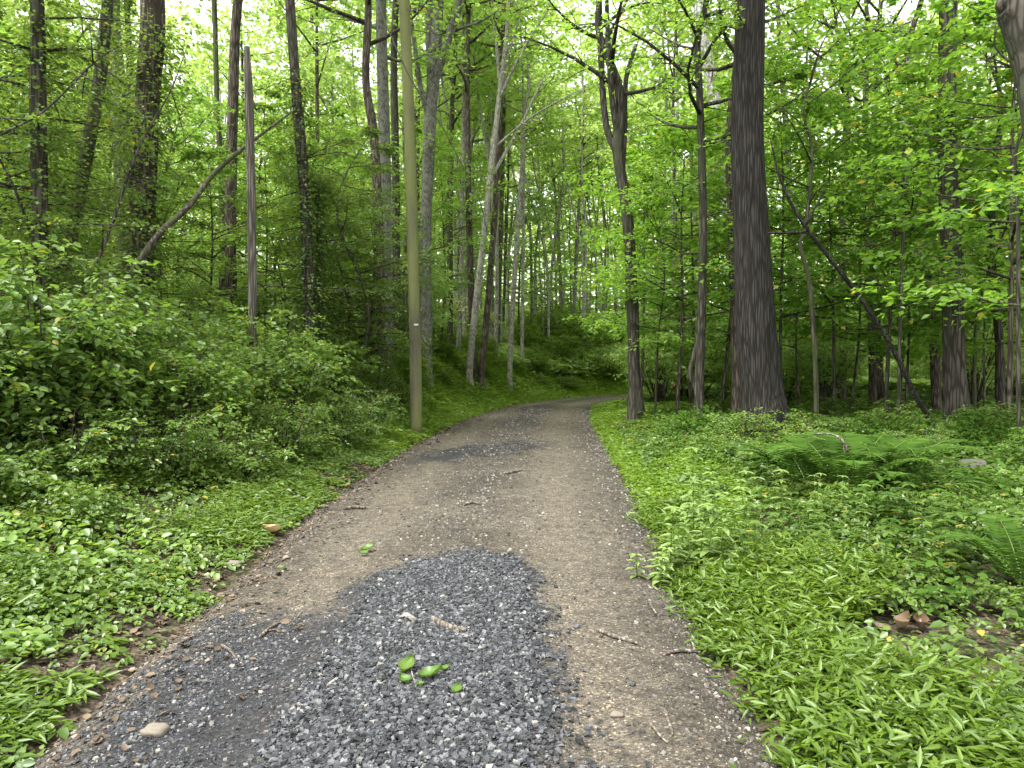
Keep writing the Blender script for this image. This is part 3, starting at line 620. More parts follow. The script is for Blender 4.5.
# right side
hero('crooked_forked_tree', 19, [(636, 402, 16), (634, 370, 12), (632, 300, 12), (628, 220, 11), (618, 152, 11)], B_dark, 'dark crooked trunk at the right verge that splits into curving stems', H=12.2, crown0=8.6, crownR=2.6, nlimb=10, lsize=.12, seed=20, leafm=M_maple,
     forks=[([(618, 155, 8), (606, 125, 7), (601, 60, 6.5), (598, -30, 6)], .3, 5), ([(620, 150, 7), (612, 100, 6), (608, 40, 5), (606, -20, 4)], -.5, 4), ([(622, 175, 6), (625, 130, 5), (626, 80, 5), (636, 45, 4)], .7, 5), ([(606, 40, 4), (620, 15, 3), (634, -15, 3)], .4, 4)])
hero('slim_dark_tree', 17, [(699, 400, 9.5), (701, 330, 9), (703, 220, 8), (700, 100, 7), (698, 40, 6)], B_dark, 'slim dark trunk standing alone in front of the white barked tree', H=13, crown0=6.5, crownR=3, nlimb=16, lsize=.11, nleaf=30, seed=21, leafm=M_maple, low=(4, 8, 6, 1.6, 26, .1))
hero('side_stem_tree', 17.3, [(697, 394, 5), (690, 375, 5), (694, 355, 4.5), (699, 330, 3)], B_dark, 'short crooked stem hugging the left foot of the slim dark trunk', nocrown=True, seed=22, flare=.1, cat='tree stem')
hero('white_barked_tree', 24, [(740, 392, 13), (735, 300, 12), (726, 200, 11), (714, 100, 11), (700, 15, 11)], B_syc, 'white barked sycamore leaning left behind the big dark trunk', H=22, crown0=13, seed=23)
hero('shaded_brown_tree', 18, [(739, 398, 15), (737, 330, 13), (733, 220, 11), (731, 120, 9)], B_brown, 'brown trunk tucked against the left side of the big dark trunk', H=17, crown0=8, crownR=3, seed=24, leafm=M_maple)
hero('large_oak', 13.5, [(764, 412, 44), (762, 390, 40), (755, 322, 38.5), (751.5, 240, 34), (747.5, 130, 31), (750, 0, 28.5)], B_oak, 'biggest dark trunk with deeply furrowed bark right of the road', H=22, crown0=9, crownR=6, nlimb=26, nsub=8, nleaf=26, seed=25, sides=48, rough=.03, flare=.22, low=(8, 9, 2, 1.5, 20, .1))  # unseen crown overhead made extra dense to shade the fern area
hero('leaning_dead_sapling', 12.5, [(932, 425, 5.4), (915, 395, 4.8), (893, 350, 4.4), (862, 300, 4.2), (828, 256, 3.9), (797, 214, 3.4), (780, 178, 2.6), (770, 138, .9)], B_black, 'bare black sapling leaning far left in a long diagonal arc', nocrown=True, seed=26, flare=.1, forks=[([(806, 224, 3), (817, 205, 2.5), (824, 190, 1.5)], .2, 1), ([(806, 232, 3.5), (785, 233, 2.5), (768, 233, 2)], .2, 0)])
hero('bent_young_tree', 15, [(816, 396, 5), (814, 340, 4.5), (809, 280, 4.5), (800, 245, 4), (806, 226, 3.5), (812, 150, 3)], B_moss, 'thin bent young tree right of the big dark trunk', H=8.5, crown0=5, crownR=2.2, nlimb=10, lsize=.1, seed=27, leafm=M_maple)
hero('branchy_background_tree', 24, [(873, 388, 7), (870, 300, 7), (866, 200, 6), (866, 90, 5)], B_dark, 'dark trunk seen behind the middle of the leaning bare sapling', H=16, crown0=9.5, crownR=3, seed=28, leafm=M_maple)
hero('double_stem_tree', 27, [(843, 330, 7), (842, 220, 7), (847, 130, 7), (845, 80, 6)], B_brown, 'background trunk between the bent young tree and the sapling with a crossing limb', H=16, crown0=11, crownR=3.2, seed=29, leafm=M_maple,
     forks=[([(846, 70, 4), (835, 40, 3), (820, 10, 3)], .3, 4), ([(847, 85, 4), (858, 100, 3), (866, 98, 3)], .2, 2), ([(840, 135, 3), (822, 110, 3), (812, 88, 2)], .2, 3)])
hero('thin_upright_sapling', 15, [(899, 400, 3), (900, 330, 3), (903, 240, 3)], B_dark, 'very thin upright sapling crossing behind the lower leaning trunk', H=7.5, crown0=3.8, crownR=1.6, nlimb=10, lsize=.09, seed=30, leafm=M_maple)
hero('tall_shaded_tree', 15.5, [(957, 408, 23), (955, 370, 20.5), (951, 260, 18.5), (947, 130, 16.5), (949, 0, 16)], B_dark, 'tall straight trunk in deep shade near the right edge of the photo', H=20, crown0=8.5, crownR=5.5, nlimb=24, nsub=8, nleaf=26, seed=31, leafm=M_maple)  # crown, mostly out of view, thickened to cast shade on the ferns
hero('tree_behind_shaded_trunk', 22, [(936, 396, 9), (934, 330, 9), (930, 220, 8), (926, 130, 7)], B_brown, 'narrower brown trunk just behind the left side of the tall shaded trunk', H=16, crown0=8, crownR=3, seed=32, leafm=M_maple)
hero('curved_slim_tree', 18, [(1000, 392, 9), (999, 340, 8), (993, 280, 7.5), (991, 235, 7)], B_dark, 'slightly curved slim trunk between the tall shaded trunk and the right edge', H=10, crown0=5.2, crownR=2.2, nlimb=10, lsize=.11, seed=33, leafm=M_maple)
hero('whip_sapling', 11, [(1019, 425, 4), (1018, 330, 4), (1018, 220, 3.5), (1016, 150, 3)], B_dark, 'thin straight dark stem at the extreme right edge of the photo', H=7.5, crown0=4.2, crownR=1.5, nlimb=8, lsize=.09, seed=34, leafm=M_maple)
# gnarled trunk top right: leans in from outside the frame
t = empty('gnarled_tree', (7.2, 8.2, float(gz(7.2, 8.2)) - .1))
tag(t, 'gnarled dark trunk with a swollen broken stub in the top right corner', 'tree')
b0 = np.array(t.location); bw, lv = MB(), MB()
q = [np.array([7.2, 8.2, float(gz(7.2, 8.2)) - .1]), P(1052, 260, 8.2), P(1040, 150, 8.2), P(1030, 80, 8.2), P(1022, 35, 8.2), P(1012, 8, 8.2), P(1001, 0, 8.2)]
q = np.array([a - b0 for a in q]); tube(bw, spline(q, 40), np.interp(np.linspace(0, 1, 40), np.linspace(0, 1, 7), np.array([40, 30, 26, 25, 30, 28, 16]) / 2 / F * 8.2), 16, .12, 5, .2)
q2 = np.array([P(1026, 50, 8.2), P(1034, 0, 8.2), P(1040, -120, 8.3), P(1040, -300, 8.4)]) - b0
tube(bw, spline(q2, 20), np.interp(np.linspace(0, 1, 20), [0, 1], [.13, .08]), 12, .08, 6)
obj('trunk', bw.data('trunk', B_dark), t)

# fallen / leaning vine-covered pole at left
def polyline_log(name, pts, Y0, Y1, bark, label, cat, sides=8, seed=0, ivy=0):
    q = np.array([P(a, b, Y0 + (Y1 - Y0) * i / (len(pts) - 1)) for i, (a, b, c) in enumerate(pts)])
    r = [c / 2 / F * (Y0 + Y1) / 2 for a, b, c in pts]
    base = q[0].copy(); base[2] = float(gz(base[0], base[1]))
    t = tag(empty(name, base), label, cat)
    bw = MB(); m = 6 * len(pts); sp_ = spline(q - base, m); rr = np.interp(np.linspace(0, 1, m), np.linspace(0, 1, len(r)), r)
    tube(bw, sp_, rr, sides, .12, seed); rg = np.random.default_rng(seed)
    lv = MB()
    for j in range(10 if ivy else 3):
        k = rg.integers(3, m - 2); dd = np.array([rg.normal(), rg.normal(), rg.normal(.4, .6)])
        spray(bw, lv, sp_[k], dd, .6, .012, 18 if ivy else 2, .06, L4, rg)
    obj('trunk', bw.data('trunk', bark), t)
    if ivy: obj('vine_leaves', lv.data('vine_leaves', M_dark, False), t)
    return t
polyline_log('leaning_fallen_trunk', [(95, 330, 6), (155, 240, 6), (188, 207, 5.5), (215, 172, 5), (246, 146, 4), (294, 110, 1.5)], 12, 15, B_moss, 'mossy fallen trunk slanting up right behind the snag at left', 'fallen tree', seed=41, ivy=1)
polyline_log('tangled_branch', [(70, 330, 3), (108, 235, 3), (138, 150, 2.4), (170, 92, 1.6), (186, 50, .6)], 9.5, 10.5, B_dark, 'dark tangled branch rising right among the vines at far left', 'branch', seed=42, ivy=1)
polyline_log('arching_branch', [(0, 135, 2.2), (45, 110, 2), (95, 62, 1.5), (130, 40, .6)], 8.5, 9.5, B_dark, 'dark arching branch crossing the trunks in the top left corner', 'branch', seed=43, ivy=1)

# ------------------------------------------------------------------ generic trees as copies
def variant_tree(H, r, crown0, cr, nl, ns, nleaf, ls, seed, lean=.6, tpl=L4, updir=.4, twigs=False, sides=7, droop=0):
    rg = np.random.default_rng(seed)
    pth = [np.array([0, 0, 0]), np.array([rg.normal(0, lean * .3), rg.normal(0, lean * .3), H * .33]), np.array([rg.normal(0, lean * .7), rg.normal(0, lean * .7), H * .66]), np.array([rg.normal(0, lean), rg.normal(0, lean), H])]
    return build_tree(pth, [r, r * .8, r * .5, r * .08], crown0, cr, nl, ns, nleaf, ls, seed, sides, tpl, updir, twigs, .05, .3, droop=droop)
barks = [B_dark, B_grey, B_brown, B_pale, B_moss]
def protoset(specs, leafm, name, crown='crown'):
    out = []
    for i, (bark, args) in enumerate(specs):
        bw, lv = variant_tree(**args)
        out.append((bw.data('trunk', bark), lv.data(crown, leafm, False)))
    return out
def place(name, pr, loc, s, rz_, label, cat, group, sz=None, crown='crown', cm=None):
    t = tag(empty(name, loc), label, cat, group); t.rotation_euler = (random.gauss(0, .025), random.gauss(0, .025), rz_); t.scale = (s, s, sz or s)
    obj('trunk', pr[0], t); obj(crown, pr[1], t)
    return t
far_specs = []
for i in range(8):
    rg = random.Random(i)
    far_specs.append(([B_grey, B_pale, B_brown, B_pale, B_dark][i % 5], dict(H=24 + rg.random() * 4, r=.11 + .07 * rg.random(), crown0=[9, 11, 13, 8, 11, 13, 10, 12][i], cr=3.2 + rg.random(), nl=20, ns=7, nleaf=21, ls=.29, seed=200 + i)))
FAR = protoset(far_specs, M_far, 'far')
mid_specs = [([B_dark, B_brown, B_moss][i % 3], dict(H=7.5 + i * .6, r=.034 + .006 * i, crown0=1.7 + .25 * i, cr=2.4 + .15 * i, nl=21, ns=7, nleaf=32, ls=.15, seed=300 + i, updir=.12, twigs=True, lean=.4, droop=.08, sides=6)) for i in range(5)]
MAP = protoset(mid_specs, M_maple, 'maple')
MAPL = protoset([([B_dark, B_brown, B_moss][i % 3], dict(H=8 + i * .7, r=.055 + .01 * i, crown0=2.4 + .3 * i, cr=2.3, nl=22, ns=8, nleaf=26, ls=.13, seed=320 + i, updir=.2, twigs=True, lean=.5, sides=6)) for i in range(3)], M_canopy, 'young')

VIN = protoset([([B_dark, B_moss, B_brown][i % 3], dict(H=6.5 + i, r=.05 + .01 * i, crown0=1.2, cr=1.7, nl=30, ns=8, nleaf=26, ls=.085, seed=340 + i, updir=.1, twigs=True, lean=.7, sides=6, droop=.2)) for i in range(3)], M_dark, 'vine')
placed = []
rr_ = random.Random(5)
def ok(x, y, dmin):
    for a, b in placed:
        if (a - x) ** 2 + (b - y) ** 2 < dmin * dmin: return False
    return True
cnt = 0
for tries in range(4000):
    if cnt >= 165: break
    px = rr_.uniform(-180, 1200); Yd = 27 + 55 * rr_.random() ** .8
    x = (px - 512) / F * Yd
    l, r = float(LE(Yd)), float(RE(Yd))
    if l - 1.6 < x < r + 1.8: continue
    if 535 < px < 612 and Yd < 50: continue
    if not ok(x, Yd, 2.3 if px < 650 else 2.6): continue
    placed.append((x, Yd)); cnt += 1
    if px < 400: lab, grp = 'slender background tree in the far woods left of the utility pole', 'far trees left of the utility pole'
    elif px < 575: lab, grp = 'slender background tree on the far bank between the utility pole and the bend', 'far trees between pole and bend'
    elif px < 745: lab, grp = 'slender background tree in the far woods straight behind the bend', 'far trees behind the bend'
    else: lab, grp = 'slender background tree in the far woods right of the big dark trunk', 'far trees right of the big trunk'
    s = rr_.uniform(.8, 1.12)
    place('forest_tree', FAR[rr_.randrange(8)], (x, Yd, float(gz(x, Yd)) - .1), s, rr_.random() * 6.28, lab, 'tree', grp)

SLIM = protoset([([B_pale, B_grey, B_pale][i], dict(H=21 + i, r=.085 + .012 * i, crown0=13.5, cr=2.0, nl=12, ns=6, nleaf=16, ls=.27, seed=260 + i, lean=.9)) for i in range(3)], M_far, 'slim')
cnt = 0
for tries in range(3000):
    if cnt >= 62: break
    px = rr_.uniform(425, 720); Yd = rr_.uniform(30, 66); x = (px - 512) / F * Yd
    if float(LE(Yd)) - 1.5 < x < float(RE(Yd)) + 1.5 or not ok(x, Yd, 1.2): continue
    placed.append((x, Yd)); cnt += 1
    place('slim_tree', SLIM[rr_.randrange(3)], (x, Yd, float(gz(x, Yd)) - .1), rr_.uniform(.85, 1.1), rr_.random() * 6.28, 'slim straight pale stemmed tree in the distance ' + ('left of the bend' if px < 560 else 'beyond and right of the bend'), 'tree', 'slim pale trees left of the bend' if px < 560 else 'slim pale trees right of the bend')
# young understory trees with layered foliage: (px, depth, scale)
US = [(655, 20, .8), (690, 23, 1), (676, 19, .85), (720, 21, 1.1), (780, 19, 1), (800, 24, 1.1), (835, 19, 1.0), (850, 21, 1.1), (885, 17.5, 1.0), (905, 19, 1.1), (975, 17, 1.05), (1010, 13.5, .95), (1040, 15, 1.1), (1060, 11, .9), (985, 22, 1.1), (620, 30, 1), (660, 30, 1.15), (760, 28, 1.2), (820, 30, 1.2), (900, 28, 1.2), (960, 27, 1.2), (1020, 24, 1.1), (640, 24, 1.0), (580, 56, 1.0), (700, 34, 1.1), (1090, 19, 1.2), (640, 40, 1.2), (720, 40, 1.2), (1010, 34, 1.2), (860, 38, 1.2), (940, 40, 1.2)]
for px, Yd, s in US:
    x = (px - 512) / F * Yd; pr = MAP[rr_.randrange(5)]
    if float(LE(Yd)) - 1 < x < float(RE(Yd)) + 1: continue
    if px < 650: lab, grp = 'young maple with layered bright leaves beside the bend', 'young maples at the bend'
    elif px < 765: lab, grp = 'young maple with layered leaves between the crooked trunk and the big dark trunk', 'young maples left of the big trunk'
    elif px < 945: lab, grp = 'young maple with layered leaves between the big dark trunk and the tall shaded trunk', 'young maples right of the big trunk'
    else: lab, grp = 'young maple with layered leaves right of the tall shaded trunk', 'young maples near the right edge'
    place('young_maple', pr, (x, Yd, float(gz(x, Yd)) - .05), s, rr_.random() * 6.28, lab, 'young tree', grp)
UL = [(-60, 12, .9), (10, 15, 1), (60, 18, 1), (95, 22, 1.1), (165, 20, .9), (185, 26, 1.1), (205, 17, .7), (260, 22, .9), (280, 27, 1.1), (340, 21, .85), (350, 27, 1.1), (410, 26, 1), (330, 34, 1.2), (440, 32, 1.1), (465, 38, 1.2), (520, 44, 1.1), (545, 48, .9), (230, 36, 1.2), (120, 32, 1.2), (30, 28, 1.2), (0, 20, 1.1), (-80, 20, 1.2), (380, 38, 1.2), (420, 42, 1.2)]
for px, Yd, s in UL:
    x = (px - 512) / F * Yd
    if px < 255: lab, grp = 'young tree with loose green leaves in the thicket left of the snag', 'young trees left of the snag'
    elif px < 415: lab, grp = 'young tree with loose green leaves between the snag and the utility pole', 'young trees between snag and pole'
    else: lab, grp = 'young tree with loose green leaves on the bank right of the utility pole', 'young trees right of the pole'
    place('young_tree', MAPL[rr_.randrange(3)], (x, Yd, float(gz(x, Yd)) - .05), s, rr_.random() * 6.28, lab, 'young tree', grp)

for px, Yd, s in [(20, 9.5, .8), (75, 13, .9), (170, 17, .9), (280, 19, .8), (300, 18, 1), (340, 19, .8), (350, 18, 1), (372, 20, .9), (60, 16, 1.1), (265, 24, 1.2), (-40, 10, 1), (-20, 15, 1.2)]:
    x = (px - 512) / F * Yd
    place('understory_tree', VIN[rr_.randrange(3)], (x, Yd, float(gz(x, Yd)) - .05), s, rr_.random() * 6.28, 'small drooping dark leaved tree rising out of the left thicket', 'young tree', 'drooping trees in the left thicket')

# far wood that reads as one mass
mb = MB(); bwf = MB()
n = 230000; rr2 = rng.uniform(70, 125, n); an = rng.uniform(-.85, .85, n); zz = 34 * rng.random(n) ** 1.25
x = np.sin(an) * rr2; y = np.cos(an) * rr2
dens = fbm(vn1, x * .22 + 50, zz * .25) * .6 + fbm(vn2, y * .22 + 50, zz * .3) * .5
k = dens > (.36 + .34 * sm(8, 30, zz)); x, y, zz = x[k], y[k], zz[k]; n = len(x)
z = gz(x, y) + zz
az = rng.random(n) * 6.28
leaves(mb, L4, np.stack([x, y, z], -1), np.stack([np.cos(az), np.sin(az), rng.normal(-.2, .4, n)], -1), np.stack([rng.normal(0, .5, n), rng.normal(0, .5, n), np.ones(n)], -1), .45 + .4 * rng.random(n))
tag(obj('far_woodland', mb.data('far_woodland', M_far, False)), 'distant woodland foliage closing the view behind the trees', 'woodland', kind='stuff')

# ------------------------------------------------------------------ shrubs
def shrub_mesh(Rr, Hh, nst, nleaf, ls, seed, tpl=L6, flatn=.25):
    rg = np.random.default_rng(seed); bw, lv = MB(), MB()
    for i in range(nst):
        a = i * 2.4 + rg.normal(0, .3); f = rg.random() ** .6; hh = Hh * (1 - .45 * f ** 2) * rg.uniform(.65, 1.05)
        e = np.array([math.cos(a) * Rr * f, math.sin(a) * Rr * f, hh]); t = np.linspace(0, 1, 5)[:, None]
        p = np.array([0, 0, 0]) * (1 - t) + e * t; p[:, 2] += (hh * .35 * np.sin(t[:, 0] * math.pi * .8)) ; p[:, :2] += np.array([math.cos(a), math.sin(a)]) * .06
        tube(bw, p, [.016, .012, .009, .006, .003], 4)
        for j in range(7):
            s = .3 + .7 * (j + rg.random()) / 7; q = np.array([np.interp(s, t[:, 0], p[:, c]) for c in range(3)])
            az = a + rg.normal(0, 1.1); dd = np.array([math.cos(az), math.sin(az), rg.normal(.12, .2)])
            spray(bw, lv, q, dd, Rr * rg.uniform(.28, .5), .004, nleaf, ls, tpl, rg, True, flatn)
    return bw.data('stems', B_brown), lv.data('foliage', M_shrub, False)
SH = [shrub_mesh(1.15, 1.5, 26, 17, .092, 400, L6), shrub_mesh(1.3, 1.9, 30, 17, .095, 401, L6), shrub_mesh(.8, .95, 20, 18, .06, 402, L6), shrub_mesh(1.0, 1.25, 24, 20, .06, 403, L6), shrub_mesh(1.5, 2.4, 34, 19, .10, 404, L6)]
def shrub(k, x, y, s, lab, grp, sz=1.0, nm='leafy_shrub', mat=None):
    t = tag(empty(nm, (x, y, float(gz(x, y)) - .05)), lab, 'shrub', grp); t.scale = (s, s, s * sz); t.rotation_euler = (0, 0, rr_.random() * 6.28)
    a, b = obj('stems', SH[k][0], t), obj('foliage', SH[k][1], t)
    if mat: b.material_slots[0].link = 'OBJECT'; b.material_slots[0].material = mat
    return t
# left thicket
LS = [(-5.4, 8.1, 4, .95), (-6.3, 9.6, 4, 1.0), (-5.0, 9.9, 4, .8), (-6.3, 7.8, 4, 1.0), (-7.2, 11.4, 4, 1.1), (-4.6, 13.2, 1, 1), (-6.4, 6.4, 4, 1.0), (-7.4, 8.2, 4, 1.0), (-5.3, 8.4, 1, .95), (-4.6, 7.2, 2, .9), (-5.9, 9.8, 4, .85), (-4.4, 9.6, 0, .85), (-7.6, 10.5, 4, 1.0), (-4.9, 11.3, 1, .9), (-3.6, 9.0, 2, .8), (-3.5, 10.8, 3, .8), (-3.9, 12.6, 0, .9), (-6.3, 12.6, 1, 1.1), (-8.6, 12.6, 4, 1.0), (-3.2, 13.0, 2, .9), (-4.8, 14.2, 1, .95), (-3.1, 15.0, 3, .8), (-9.8, 9.6, 4, 1), (-10.5, 14, 4, 1), (-7.0, 15.2, 1, 1.1), (-5.1, 5.9, 2, .95), (-6.2, 4.9, 1, .9), (-4.3, 16.6, 0, 1), (-6, 17.5, 1, 1.1), (-8.6, 17.6, 4, 1), (-11, 18, 4, 1), (-3.6, 18.4, 3, .9), (-4.9, 19.8, 1, 1), (-7.4, 20.5, 4, .9), (-7.8, 6.6, 4, 1.05), (-4.1, 8.1, 3, .7), (-5.6, 7.2, 1, .75)]
for x, y, k, s in LS:
    far_ = y > 13.5
    shrub(k, x, y, s, 'dense leafy shrub in the deeper thicket behind the left roadside bushes' if far_ else 'dense leafy shrub at the front of the thicket left of the road', 'shrubs deeper in the left thicket' if far_ else 'shrubs at the front of the left thicket')
for i in range(56):
    y = rr_.uniform(16, 46); e = rr_.uniform(1.3, 6); x = float(LE(y)) - e
    shrub(rr_.choice([0, 1, 2, 3]), x, y, rr_.uniform(.5, 1.0), 'bright green shrub on the bank along the outside of the bend', 'shrubs on the bank of the bend', .9, mat=M_verge)
for px, Yd, s in [(535, 40, 1.0), (550, 43, 1.1), (562, 44, 1.2), (574, 46, 1.2), (586, 48, 1.2), (545, 47, 1.4), (560, 50, 1.5), (578, 52, 1.5), (594, 53, 1.4), (604, 56, 1.5), (522, 44, 1.3), (618, 58, 1.5), (590, 60, 1.7), (570, 58, 1.7), (550, 56, 1.7), (635, 60, 1.5), (610, 66, 1.8), (630, 70, 1.8), (585, 70, 2.0), (560, 68, 2.0)]:
    shrub(rr_.choice([0, 1, 4]), (px - 512) / F * Yd, Yd, s, 'big rounded shrub massed on the slope facing the camera where the road turns right', 'shrubs facing the bend', 1.0, mat=M_verge)  # brighter verge leaf colour painted in to offset the canopy shade
RS = [(4.1, 12.6, 3, .75), (4.9, 11.8, 2, .8), (3.6, 11.4, 2, .6), (5.6, 12.8, 3, .8), (6.4, 11.0, 3, .65), (7.2, 12.2, 0, .55), (8.2, 10.6, 3, .7), (5.4, 9.6, 2, .7), (6.8, 9.0, 3, .6), (8.8, 13, 0, .65), (9.8, 11.4, 3, .8), (4.4, 9.7, 2, .55), (7.7, 14.2, 1, .55), (5.4, 7.6, 2, .55), (6.3, 7.4, 2, .6)]
for x, y, k, s in RS:
    shrub(k, x, y, s, 'low dark shrub in the shaded undergrowth around the big dark trunk', 'low shrubs in the right shade', .75, 'low_shrub')
for i in range(40):
    y = rr_.uniform(15, 50); x = float(RE(min(y, 36))) + rr_.uniform(3, 26)
    if x < RE(y) + 1.5 and y > 36: continue
    shrub(rr_.choice([0, 1, 2, 3]), x, y, rr_.uniform(.4, .8), 'bright low shrub on the open forest floor beyond the big dark trunk', 'shrubs on the right forest floor', .8, 'low_shrub', M_herb)

for i in range(46):
    px = rr_.uniform(640, 1070); Yd = 24 + 34 * rr_.random(); x = (px - 512) / F * Yd
    if float(LE(Yd)) - 2 < x < float(RE(Yd)) + 2: continue
    if Yd > 44 and x > float(LE(Yd)) - 2: continue
    shrub(rr_.choice([0, 1, 4]), x, Yd, rr_.uniform(1.0, 1.7), 'leafy bright understory bush between the far trunks on the right' if px > 745 else 'leafy bright understory bush between the far trunks behind the bend', 'understory bushes on the right' if px > 745 else 'understory bushes behind the bend', rr_.uniform(1.0, 1.5), 'understory_bush', M_far)
for i in range(40):
    px = rr_.uniform(-40, 470); Yd = 21 + 30 * rr_.random(); x = (px - 512) / F * Yd
    if x > float(LE(Yd)) - 3.2: continue
    shrub(rr_.choice([0, 1, 4]), x, Yd, rr_.uniform(1.0, 1.6), 'leafy pale bush filling the gaps between the trunks left of the road', 'understory bushes on the left', rr_.uniform(1.0, 1.6), 'understory_bush', M_far)
# ------------------------------------------------------------------ ferns, nettles, sprouts
def fern_mesh(nf, L, seed):
    rg = np.random.default_rng(seed); bw, lv = MB(), MB()
    for i in range(nf):
        a = i * 2.4 + rg.normal(0, .2); ln = L * rg.uniform(.75, 1.1); m = 9; t = np.linspace(0, 1, m)
        p = np.stack([np.cos(a) * ln * .8 * t, np.sin(a) * ln * .8 * t, ln * (1.05 * t - .62 * t ** 2.4)], -1)
        tube(bw, p, .005 * (1 - .8 * t) + .001, 3)
        n = 26; tt = np.linspace(.14, .99, n); b = np.stack([np.interp(tt, t, p[:, c]) for c in range(3)], -1)
        wl = ln * .17 * np.sin(math.pi * (tt * .82 + .16)) + .01
        tan = np.gradient(b, axis=0); tan /= np.linalg.norm(tan, axis=1)[:, None]
        sd = np.array([-math.sin(a), math.cos(a), 0])
        for s in (-1, 1):
            leaves(lv, LAN if False else (LNR[0] * [1, .45, 1], LNR[1]), b, s * sd[None] + tan * .35 + np.array([0, 0, -.15]), np.cross(tan, np.tile(sd, (n, 1))) * -1, wl * (.9 + .2 * rg.random(n)))
    return bw.data('fronds_stem', M_stilt), lv.data('frond_leaflets', M_fern, False)
FE = [fern_mesh(11, .62, 1), fern_mesh(9, .8, 2), fern_mesh(13, .5, 3)]
def fern(k, px, py, Yd, s, lab, grp=None):
    x = (px - 512) / F * Yd; t = tag(empty('fern', (x, Yd, float(gz(x, Yd)))), lab, 'fern', grp); t.scale = (s,) * 3; t.rotation_euler = (0, 0, rr_.random() * 6)
    obj('stalks', FE[k][0], t); obj('fronds', FE[k][1], t)
for px, Yd, k, s in [(815, 8.7, 1, 1.1), (850, 8.4, 1, 1.2), (885, 8.9, 1, 1.1), (862, 9.8, 0, 1.2), (905, 9.6, 0, 1.1), (780, 9.9, 0, 1), (925, 8.0, 2, 1.2), (830, 10.6, 0, 1.1)]:
    fern(k, px, 0, Yd - .6, s * 1.45, 'dark arching fern in the shaded fern patch before the leaning sapling', 'ferns in the shaded patch')
fern(1, 1030, 0, 4.7, 1.05, 'large light green fern at the right edge nearest the camera')
fern(0, 985, 0, 5.6, .9, 'smaller fern behind the large one near the right edge')
fern(2, 960, 0, 10.8, 1.2, 'fern standing in front of the tall shaded trunk')
def nettle(name, px, Yd, H, nn, ls, lab, mat=M_pale, stems=1, spread=.0, grp=None):
    x0 = (px - 512) / F * Yd; g = float(gz(x0, Yd)); t = tag(empty(name, (x0, Yd, g)), lab, 'plant', grp)
    lv = MB()
    for s in range(stems):
        bw = MB()
        ox, oy = random.gauss(0, spread), random.gauss(0, spread); h = H * random.uniform(.8, 1.05); lx, ly = random.gauss(0, .05), random.gauss(0, .05)
        tt = np.linspace(0, 1, 6); p = np.stack([ox + lx * tt, oy + ly * tt, h * tt], -1); tube(bw, p, .005 - .003 * tt, 4); obj('stem', bw.data('stem', M_stilt), t)
        for j in range(nn):
            f = .2 + .8 * j / (nn - 1); a0 = j * 1.57 + random.random() * .3; c = np.array([ox + lx * f, oy + ly * f, h * f])
            for q in range(3 if f < .95 else 5):
                a = a0 + q * 2 * math.pi / (3 if f < .95 else 5); d = np.array([[math.cos(a), math.sin(a), .12 - .35 * random.random()]])
                leaves(lv, (L6[0] * [1, .62, 1], L6[1]), c[None], d, np.array([[0, 0, 1.0]]), np.array([ls * (1.15 - .5 * f) * random.uniform(.85, 1.1)]))
    obj('leaves', lv.data('leaves', mat, False), t)
nettle('tall_weed', 692, 6.9, .98, 8, .17, 'tall pale leaved weed rising highest at the right verge', stems=1)
nettle('pale_weed', 700, 5.6, .62, 7, .13, 'clump of pale jagged weeds below the tall one at the right verge', stems=6, spread=.16)
nettle('pale_weed', 715, 6.3, .62, 7, .13, 'clump of pale weeds directly behind the tall pale leaved weed', stems=5, spread=.16)
nettle('pale_weed', 752, 6.6, .62, 6, .13, 'pale weed clump right of the tall pale leaved weed', stems=5, spread=.2)
nettle('pale_weed', 672, 5.2, .32, 5, .11, 'small pale weed clump leaning over the right road edge', stems=4, spread=.1)
nettle('woodland_plant', 770, 5.5, .5, 6, .1, 'leafy green plant clump in the middle of the right groundcover', mat=M_herb, stems=9, spread=.25)
nettle('white_topped_plant', 835, 6.4, .55, 6, .09, 'small pale topped plant in front of the shaded ferns', stems=6, spread=.2)
nettle('woody_sprout', 923, 5.1, .62, 6, .07, 'thin brown stemmed sprout standing up in the right groundcover', mat=M_herb)
nettle('broad_leaf_plant', 960, 4.9, .45, 4, .16, 'broad leaved plant beside the thin sprout near the right edge', mat=M_herb, stems=5, spread=.2)
nettle('broad_leaf_plant', 905, 5.9, .5, 4, .15, 'broad leaved plant behind the thin sprout', mat=M_herb, stems=6, spread=.25)
for i in range(26):
    px = rr_.uniform(760, 1060); Yd = rr_.uniform(4.6, 9.5)
    nettle('woodland_herb', px, Yd, rr_.uniform(.3, .55), 5, rr_.uniform(.07, .12), 'knee high leafy herb scattered through the right groundcover', mat=random.choice([M_herb, M_fern]), stems=4, spread=.12, grp='herbs in the right groundcover')

# ------------------------------------------------------------------ utility pole and cable
Yp = 17.0; x0 = (416 - 512) / F * Yp; g = float(gz(x0, Yp))
pb = np.array([x0, Yp, g - .1]); t = tag(empty('utility_pole', pb), 'wooden utility pole stained green with algae beside the left verge', 'utility pole')
a = np.array([P(409.5, 410, Yp) * [0, 0, 0] + [0, 0, 0], P(415, 330, Yp) - pb, P(410, 150, Yp) - pb, P(404, 0, Yp) - pb, P(400, -60, Yp) - pb])
mb = MB(); pl = spline(a, 30); tube(mb, pl, np.interp(np.linspace(0, 1, 30), [0, 1], [.152, .118]), 20, .01, 3)
obj('pole', mb.data('pole', M_pole), t)
br = P(404, 12, Yp) - pb; mb = MB(); tube(mb, [br, br + [.12, -.05, -.02], br + [.26, -.08, .0]], [.015, .015, .015], 6); tube(mb, [br + [-.1, 0, .02], br + [.1, -.12, .0]], [.012, .012], 6)
